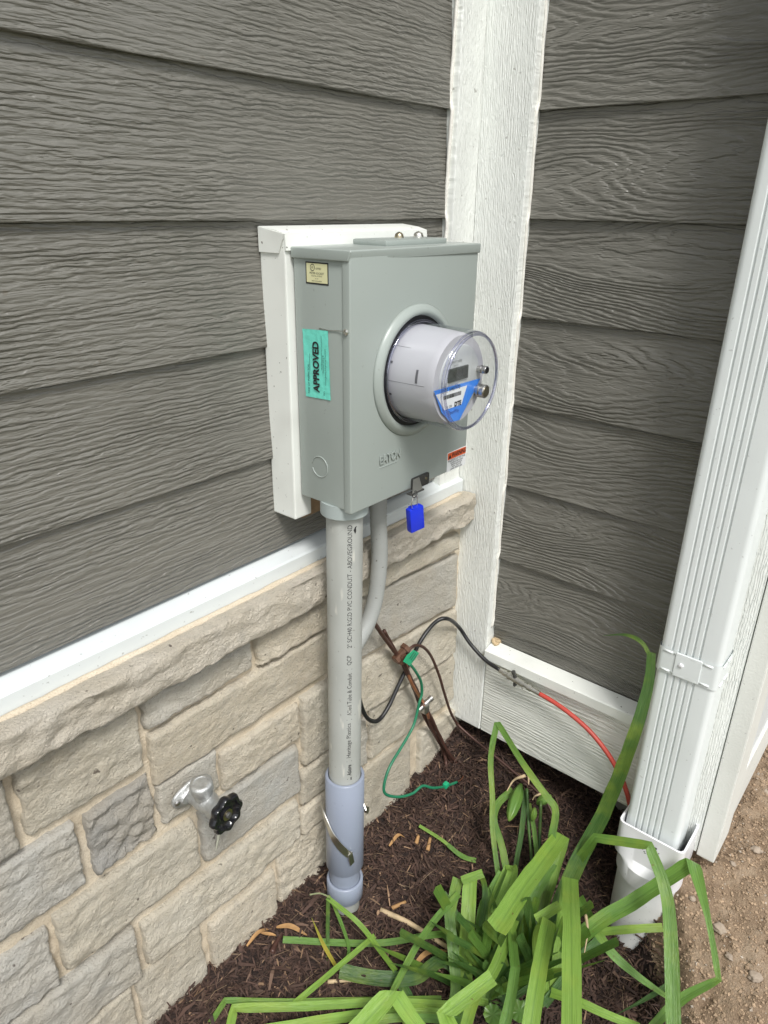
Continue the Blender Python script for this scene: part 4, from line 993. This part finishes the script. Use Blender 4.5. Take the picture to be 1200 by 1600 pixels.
# dry stalks, chips and dead leaves lying on the bed
def lying(name, pxs, r, mat, label, cat, flat=.55, lift=.008):
    P = []
    for x_, y_ in pxs: p = ground_hit(x_, y_); p.z = gz(p.x, p.y) + lift; P.append(p)
    bm = B(); tube(bm, spline(P, 5), lambda t: r * (1 - .35 * t), 7); o = finish(name, bm, M[mat], smooth=True); return tag(o, label, cat)
lying('dry_stalk', [(594, 1424), (640, 1450), (692, 1482), (712, 1496)], .0060, 'straw', 'thick pale dry stalk lying on mulch behind the daylily', 'stalk')
lying('dry_stalk', [(512, 1539), (540, 1538), (562, 1542)], .0042, 'straw', 'short pale dry stalk piece beside the long low leaves', 'stalk')
lying('bark_chip', [(425, 1495), (432, 1478), (440, 1462)], .0060, 'brown_wire', 'dark upright bark chip next to the yellow leaf tip', 'bark chip')
lying('bark_chip', [(650, 1320), (654, 1308)], .0052, 'dry', 'small orange bark chip right of the conduit base', 'bark chip')
lying('bark_chip', [(668, 1330), (672, 1316)], .0050, 'dry', 'orange-brown bark chip on mulch, farthest from the conduit', 'bark chip')
lying('bark_chip', [(612, 1418), (634, 1412)], .0048, 'dry', 'curled tan bark chip above the thick dry stalk', 'bark chip')
def dead_leaf(pxs, wd, label, mat='dry'):
    P = []
    for k, (x_, y_) in enumerate(pxs): p = ground_hit(x_, y_); p.z = gz(p.x, p.y) + .010 + .010 * math.sin(k * 1.7); P.append(p)
    P = spline(P, 5); bm = B(); rings = []
    for i, p in enumerate(P):
        d = (P[min(i + 1, len(P) - 1)] - P[max(i - 1, 0)]).normalized(); s_ = d.cross(Vector((0, 0, 1))).normalized(); t = i / (len(P) - 1); w_ = wd * math.sin(math.pi * min(1, t * .9 + .08)) ** .6
        rings.append([bm.verts.new(p + s_ * w_ + Vector((0, 0, .3 * w_))), bm.verts.new(p), bm.verts.new(p - s_ * w_ + Vector((0, 0, .3 * w_)))])
    for A, C in zip(rings, rings[1:]):
        for k in range(2): bm.faces.new((A[k], A[k + 1], C[k + 1], C[k]))
    o = finish('dead_leaf', bm, M[mat], smooth=True); return tag(o, label, 'dead leaf')
dead_leaf([(386, 1484), (405, 1468), (425, 1452)], .0040, 'thin orange dead leaf against the foot of the stone wall')
dead_leaf([(432, 1452), (455, 1458), (480, 1466)], .0055, 'tan dead leaf lying above the yellow leaf tip')
dead_leaf([(645, 1518), (668, 1500), (700, 1493)], .0055, 'curled tan dead leaf left of the daylily clump')
dead_leaf([(408, 1462), (432, 1472)], .0035, 'small orange dead leaf below the stone wall foot')
dead_leaf([(608, 1330), (622, 1316), (634, 1312)], .0042, 'small orange dead leaf on mulch right of the conduit')

# ------------------------------------------------------------------ daylily
dl = thing('daylily_plant', ground_hit(785, 1555), 'green daylily clump with long folded strap leaves in the mulch bed', 'plant')
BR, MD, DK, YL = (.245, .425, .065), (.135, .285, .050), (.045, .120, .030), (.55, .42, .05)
def leaf(ctrl, wpx, colr, parent=dl, taper=(.9, 1.0), keel=.38, roll=0.0, tip=False, sharp=(), par_name='leaf', ws=None):
    """ctrl: (photo x, photo y, height); real strap leaf of real width, creased where listed in sharp"""
    P = []
    for x_, y_, z_ in ctrl:
        if isinstance(z_, str): P.append(ground_hit(x_, y_))
        elif isinstance(z_, tuple) and z_[0] == 'h': P.append(at(x_, y_, 2, ground_hit(x_, y_).z + z_[1]))
        elif isinstance(z_, tuple): P.append(at(x_, y_, 0, z_[1]))
        else: P.append(at(x_, y_, 2, z_))
    # piecewise splines between sharp folds
    segs = []; last = 0
    for s_ in list(sharp) + [len(P) - 1]:
        segs.append(P[last:s_ + 1]); last = s_
    pts = []; folds = set()
    for sg in segs:
        q_ = spline(sg, 6) if len(sg) > 1 else sg
        if pts: folds.add(len(pts) - 1); q_ = q_[1:]
        pts += q_
    depth = (P[len(P) // 2] - CAM).dot(AX_F); W = wpx * .90 * depth / FPX
    n = len(pts); bm = B(); rings = []; prev = None; uvl = bm.loops.layers.uv.new('UVMap')
    L = [0]
    for i in range(1, n): L.append(L[-1] + (pts[i] - pts[i - 1]).length)
    for i, p in enumerate(pts):
        d0 = (pts[i] - pts[max(i - 1, 0)]); d1 = (pts[min(i + 1, n - 1)] - pts[i])
        d = (d1 if d0.length < 1e-6 else d0).normalized() if i in folds or d1.length < 1e-6 else (d0.normalized() + d1.normalized() if d0.length > 1e-6 else d1).normalized()
        vd = (CAM - p).normalized() + Vector((0, 0, .35)); s_ = d.cross(vd)
        if s_.length < 1e-4: s_ = prev or Vector((1, 0, 0))
        s_.normalize()
        if prev is not None and s_.dot(prev) < 0: s_ = -s_
        if i in folds and d1.length > 1e-6:
            s2 = d1.normalized().cross(vd).normalized()
            if s2.dot(s_) < 0: s2 = -s2
            s_ = (s_ + s2).normalized()
        prev = s_; nn = s_.cross(d).normalized()
        if nn.dot(CAM - p) < 0: nn = -nn
        if roll: q_ = Matrix.Rotation(roll, 3, d); s_ = q_ @ s_; nn = q_ @ nn
        t = i / (n - 1); w_ = W * (taper[0] + (taper[1] - taper[0]) * t) * .5
        if tip: w_ *= max(.04, min(1, (1 - t) / .55)) ** .8
        kk = keel * (0.15 if i in folds else 1)
        if ws:
            q_ = (i / (n - 1)) * (len(ws) - 1); k0 = min(int(q_), len(ws) - 2); w_ = W * .5 * (ws[k0] + (ws[k0 + 1] - ws[k0]) * (q_ - k0))
        wl_, wr_ = [1 + .10 * noise.noise((L[i] * 28, W * 900, ctrl[0][0] + sd_)) + .04 * noise.noise((L[i] * 120, W * 900, ctrl[0][0] + sd_)) for sd_ in (0, 50)]
        sag = .10 * w_ * noise.noise((L[i] * 20, ctrl[0][1], 3))
        rings.append([bm.verts.new(p + s_ * w_ * f_ * (wl_ if f_ < 0 else wr_) - nn * (w_ * kk * (1 - abs(f_)) + sag * f_)) for f_ in (-1, -.5, 0, .5, 1)])
    for i, (A, C) in enumerate(zip(rings, rings[1:])):
        for k in range(4):
            f = bm.faces.new((A[k], A[k + 1], C[k + 1], C[k]))
            for lp, (uu, vv) in zip(f.loops, ((k, i), (k + 1, i), (k + 1, i + 1), (k, i + 1))): lp[uvl].uv = (uu / 4, L[min(vv, n - 1)] * 12)
    k = random.uniform(.88, 1.12)
    o = finish(par_name, bm, M['leaf'], parent, smooth=True, color=tuple(c * k for c in colr)); o.data.set_sharp_from_angle(angle=R(50)); return o
random.seed(21)
# dark filler blades in the heart of the clump
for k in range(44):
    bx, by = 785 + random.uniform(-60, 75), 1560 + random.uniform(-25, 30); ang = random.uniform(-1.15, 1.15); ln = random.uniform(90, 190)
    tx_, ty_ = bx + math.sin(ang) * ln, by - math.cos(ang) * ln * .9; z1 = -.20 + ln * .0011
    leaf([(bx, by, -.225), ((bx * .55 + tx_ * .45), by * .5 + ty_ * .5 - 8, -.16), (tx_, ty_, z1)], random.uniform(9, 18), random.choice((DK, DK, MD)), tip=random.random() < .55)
LEAVES = [
 # rear blades
 ([(838, 1520, -.20), (888, 1372, -.08), (930, 1309, .05), (1014, 1321, .10), (1040, 1392, .06), (1049, 1480, .0), (1053, 1635, -.08)], 20, MD, dict(sharp=(2, 3), ws=(.95, .95, .8, .85, 1.0, 1.12, 1.15))),
 ([(845, 1500, -.20), (893, 1368, -.06), (942, 1272, .08), (986, 1162, ('x', -.16)), (1012, 1075, ('x', -.135)), (1018, 1020, ('x', -.125))], 31, DK, dict(taper=(1.15, .42), keel=.3)),
 ([(1017, 1028, ('x', -.125)), (1003, 1004, ('x', -.12)), (978, 992, ('x', -.115)), (942, 993, ('x', -.11))], 8, DK, dict(tip=True)),
 ([(800, 1500, -.20), (772, 1320, -.06), (769, 1240, .01), (767, 1180, .06), (777, 1128, .10), (820, 1197, .07), (853, 1243, .04), (868, 1266, .02), (862, 1310, -.03)], 11, MD, dict(sharp=(4,), taper=(.7, 1.1))),
 ([(815, 1480, -.19), (786, 1330, -.10), (772, 1285, -.06), (778, 1256, -.04), (802, 1234, -.03)], 13, MD, dict(taper=(.9, 1.0))),
 ([(812, 1480, -.20), (805, 1370, -.13), (815, 1300, -.08), (822, 1235, -.03)], 9, DK, {}),
 ([(828, 1480, -.20), (840, 1380, -.13), (835, 1300, -.08), (826, 1255, -.05)], 8, MD, {}),
 ([(830, 1500, -.19), (850, 1400, -.12), (878, 1305, -.05)], 20, DK, {}),
 ([(800, 1560, -.21), (808, 1480, -.17), (818, 1430, -.13), (874, 1325, -.06)], 22, MD, {}),
 ([(775, 1560, -.2), (752, 1440, -.13), (786, 1364, -.07)], 21, MD, dict(taper=(1, .9))),
 ([(795, 1540, -.2), (770, 1430, -.12), (797, 1352, -.06), (800, 1366, -.05), (775, 1430, -.08)], 19, BR, dict(sharp=(2,))),
 # left blades
 ([(700, 1600, -.20), (712, 1540, -.16), (702, 1428, -.09), (716, 1372, -.06)], 19, MD, dict(sharp=(2,))),
 ([(735, 1490, -.15), (712, 1430, -.10), (691, 1396, -.07)], 15, DK, {}),
 ([(640, 1610, -.18), (612, 1552, -.13), (650, 1480, -.09), (680, 1437, -.08), (717, 1396, -.07)], 12, MD, dict(sharp=(1,))),
 ([(765, 1560, -.19), (728, 1540, -.17), (731, 1440, -.09), (735, 1372, -.05)], 26, BR, dict(taper=(1, .95))),
 ([(722, 1376, -.045), (755, 1364, -.045)], 14, BR, dict(taper=(1, 1))),
 ([(750, 1362, -.047), (758, 1392, -.09), (752, 1450, -.12)], 10, DK, {}),
 # strong diagonal blade
 ([(812, 1500, -.20), (850, 1400, -.12), (878, 1304, -.03), (824, 1378, .00), (776, 1450, .01)], 29, BR, dict(sharp=(2,), taper=(.8, 1.1))),
 ([(803, 1435, -.10), (775, 1510, -.10), (742, 1560, -.10), (722, 1625, -.11)], 21, BR, dict(taper=(1, .9))),
 ([(800, 1455, -.10), (805, 1512, -.08), (798, 1560, -.09), (783, 1625, -.11)], 19, MD, dict(sharp=(1,))),
 ([(850, 1560, -.2), (842, 1470, -.11), (858, 1438, -.05), (842, 1520, -.03), (826, 1625, -.06)], 25, BR, dict(sharp=(2,), taper=(.9, 1.05))),
 ([(838, 1437, -.06), (875, 1414, -.05)], 17, BR, dict(taper=(1, .95))),
 # broad front strap
 ([(868, 1560, -.2), (880, 1450, -.10), (891, 1372, -.02), (893, 1450, .03), (893, 1640, .00)], 27, BR, dict(sharp=(2,), taper=(.9, 1.05), keel=.12)),
 ([(720, 1640, -.1), (694, 1585, -.05), (770, 1526, -.03)], 28, BR, dict(sharp=(1,), taper=(1, .95))),
 # right hand blades
 ([(850, 1530, -.20), (920, 1452, -.10), (1000, 1402, -.03), (1083, 1346, .07), (1106, 1434, .03), (1123, 1530, -.03), (1062, 1563, -.08), (1018, 1606, -.12)], 27, MD, dict(sharp=(3, 5), ws=(1.05, 1.05, 1.0, .95, .36, .38, .66, .5), keel=.42)),
 ([(860, 1480, -.19), (930, 1458, -.15), (985, 1452, -.13), (1036, 1449, -.12)], 14, BR, {}),
 ([(905, 1400, -.14), (925, 1440, -.12), (950, 1482, -.13), (990, 1520, -.15), (1042, 1557, -.17), (1093, 1584, -.19)], 17, MD, dict(tip=True, taper=(.9, 1))),
 ([(1058, 1470, -.16), (1081, 1505, -.15), (1055, 1532, -.17), (1010, 1560, -.20), (962, 1586, -.22)], 13, DK, dict(sharp=(1,), tip=True)),
 ([(860, 1550, -.18), (905, 1566, -.16), (950, 1586, -.16), (1000, 1606, -.17)], 16, BR, dict(taper=(1.0, .8))),
 ([(850, 1570, -.2), (905, 1500, -.14), (935, 1470, -.12)], 16, DK, {}),
 # low left blades along the mulch
 ([(740, 1560, -.17), (696, 1501, ('h', .04)), (649, 1527, ('h', .035)), (590, 1528, ('h', .03)), (531, 1517, ('h', .025))], 24, DK, dict(taper=(.9, 1.0))),
 ([(735, 1520, -.15), (700, 1466, ('h', .045)), (674, 1461, ('h', .045)), (583, 1474, ('h', .03)), (442, 1468, ('h', .016))], 11, MD, dict(taper=(1, .95))),
 ([(586, 1462, ('h', .075)), (517, 1520, ('h', .065)), (460, 1568, ('h', .05))], 10, BR, {}),
 ([(700, 1570, -.15), (590, 1566, ('h', .06)), (480, 1572, ('h', .055)), (366, 1575, ('h', .05)), (355, 1625, ('h', .02))], 15, BR, dict(sharp=(3,))),
 ([(690, 1560, -.16), (586, 1562, ('h', .045)), (450, 1565, ('h', .045)), (352, 1563, ('h', .04)), (328, 1600, ('h', .015))], 10, MD, dict(sharp=(3,))),
 ([(720, 1585, -.15), (620, 1580, ('h', .05)), (520, 1592, ('h', .045)), (400, 1612, ('h', .04))], 17, BR, {}),
 ([(720, 1595, -.15), (620, 1590, ('h', .06)), (560, 1606, ('h', .05))], 14, MD, {}),
 ([(690, 1640, -.12), (650, 1600, -.09), (614, 1548, -.05), (545, 1625, -.07)], 32, BR, dict(sharp=(2,), taper=(.6, 1.1))),
 ([(640, 1560, -.17), (625, 1530, -.16), (632, 1505, -.15)], 17, DK, dict(tip=True)),
]
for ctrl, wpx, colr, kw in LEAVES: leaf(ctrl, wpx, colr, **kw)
random.seed(33)
# broad pleated leaflets low in the clump
def round_leaf(px_, py_, z_, r):
    c = at(px_, py_, 2, z_); d, u, v = frame((CAM - c).normalized() + Vector((0, 0, .6))); bm = B(); cv = bm.verts.new(c - d * .003); ring = []
    for k in range(28):
        a = 2 * math.pi * k / 28; rr = r * (1 + .06 * math.cos(9 * a)); ring.append(bm.verts.new(c + (u * math.cos(a) + v * math.sin(a)) * rr + d * (.0025 * math.cos(9 * a))))
    uvl = bm.loops.layers.uv.new('UVMap')
    for k in range(28): bm.faces.new((cv, ring[k], ring[(k + 1) % 28]))
    return finish('leaflet', bm, M['leaf'], dl, smooth=True, color=MD)
for a_ in ((785, 1535, -.17, .020), (812, 1580, -.16, .018), (712, 1580, -.15, .019), (770, 1585, -.17, .017)): round_leaf(*a_)
# seed pods and spent flowers
def pod(pa, pb, z_, r, par=dl):
    a, b = at(*pa, 2, z_), at(*pb, 2, z_ - .03); L_ = (b - a).length
    bm = B(); lathe(bm, [(0, r * .25), (L_ * .12, r * .6), (L_ * .3, r * .95), (L_ * .55, r), (L_ * .8, r * .75), (L_ * .95, r * .35), (L_, r * .1)], a, b - a, 24, squash=lambda q_: 1 + .10 * math.cos(6 * q_))
    return finish('seed_pod', bm, M['leaf'], par, smooth=True, color=(.13, .27, .05))
pd = pod((814, 1225), (795, 1283), -.01, .0135)
pod((861, 1243), (838, 1256), -.02, .0105)
pod((836, 1262), (832, 1283), -.03, .007)
for pts_, wd in ((((820, 1212), (803, 1219), (792, 1236)), .006), (((826, 1208), (826, 1226)), .006), (((846, 1240), (836, 1244), (832, 1250)), .004), (((915, 1430), (918, 1455), (913, 1490)), .005)):
    P = spline([at(x_, y_, 2, -.002 if y_ < 1300 else -.08) for x_, y_ in pts_], 5); bm = B(); tube(bm, P, lambda t: wd * (.7 - .55 * t), 6); finish('spent_flower', bm, M['straw'], dl, smooth=True)
for pts_ in (((823, 1232, -.02), (826, 1290, -.08), (830, 1360, -.14), (815, 1480, -.2)), ((845, 1252, -.03), (843, 1310, -.09), (838, 1400, -.15), (820, 1500, -.2))):
    bm = B(); tube(bm, spline([at(*q_[:2], 2, q_[2]) for q_ in pts_], 6), .0036, 8); finish('flower_stem', bm, M['leaf'], dl, smooth=True, color=DK)

# small grass tuft beside the conduit
gt_ = thing('grass_tuft', ground_hit(513, 1516), 'thin bent green grass shoot standing in front of the conduit base', 'grass')
for ctrl, wpx, colr, kw in (
 ([(513, 1516, 'g'), (512, 1460, -.10), (513, 1404, -.03)], 7, DK, {}),
 ([(511, 1402, -.03), (560, 1442, -.05), (590, 1480, -.09), (619, 1518, -.14)], 9, BR, dict(sharp=())),
 ([(535, 1512, 'g'), (545, 1480, -.12), (524, 1420, -.06), (513, 1400, -.03)], 6, MD, {}),
 ([(484, 1398, -.02), (500, 1396, -.025), (516, 1402, -.03)], 2.5, (.4, .42, .25), {}),
 ([(525, 1510, ('h', .012)), (505, 1475, ('h', .03)), (487, 1434, ('h', .045))], 7, YL, dict(tip=True)),
): leaf(ctrl, wpx, colr, parent=gt_, par_name='blade', **kw)
sg = thing('grass_sprig', ground_hit(700, 1320), 'single green grass blade lying on mulch behind the daylily', 'grass')
leaf([(655, 1290, ('h', .018)), (690, 1312, ('h', .022)), (715, 1332, ('h', .02)), (742, 1346, ('h', .014))], 6, BR, parent=sg, par_name='blade')
leaf([(700, 1320, ('h', .025)), (722, 1338, ('h', .02)), (744, 1345, ('h', .016))], 8, MD, parent=sg, par_name='blade')
ww_ = thing('soil_weed', ground_hit(1175, 1560), 'faint thin green grass blades sprouting from soil at lower right', 'grass')
for c_ in ([(1172, 1590, 'g'), (1180, 1555, -.18), (1176, 1530, -.14)], [(1198, 1580, 'g'), (1188, 1545, -.17), (1170, 1510, -.14)], [(1150, 1540, 'g'), (1152, 1515, -.15)], [(1095, 1465, 'g'), (1078, 1462, -.13), (1062, 1466, -.13)]): leaf(c_, 3, MD, parent=ww_, par_name='blade', tip=True)
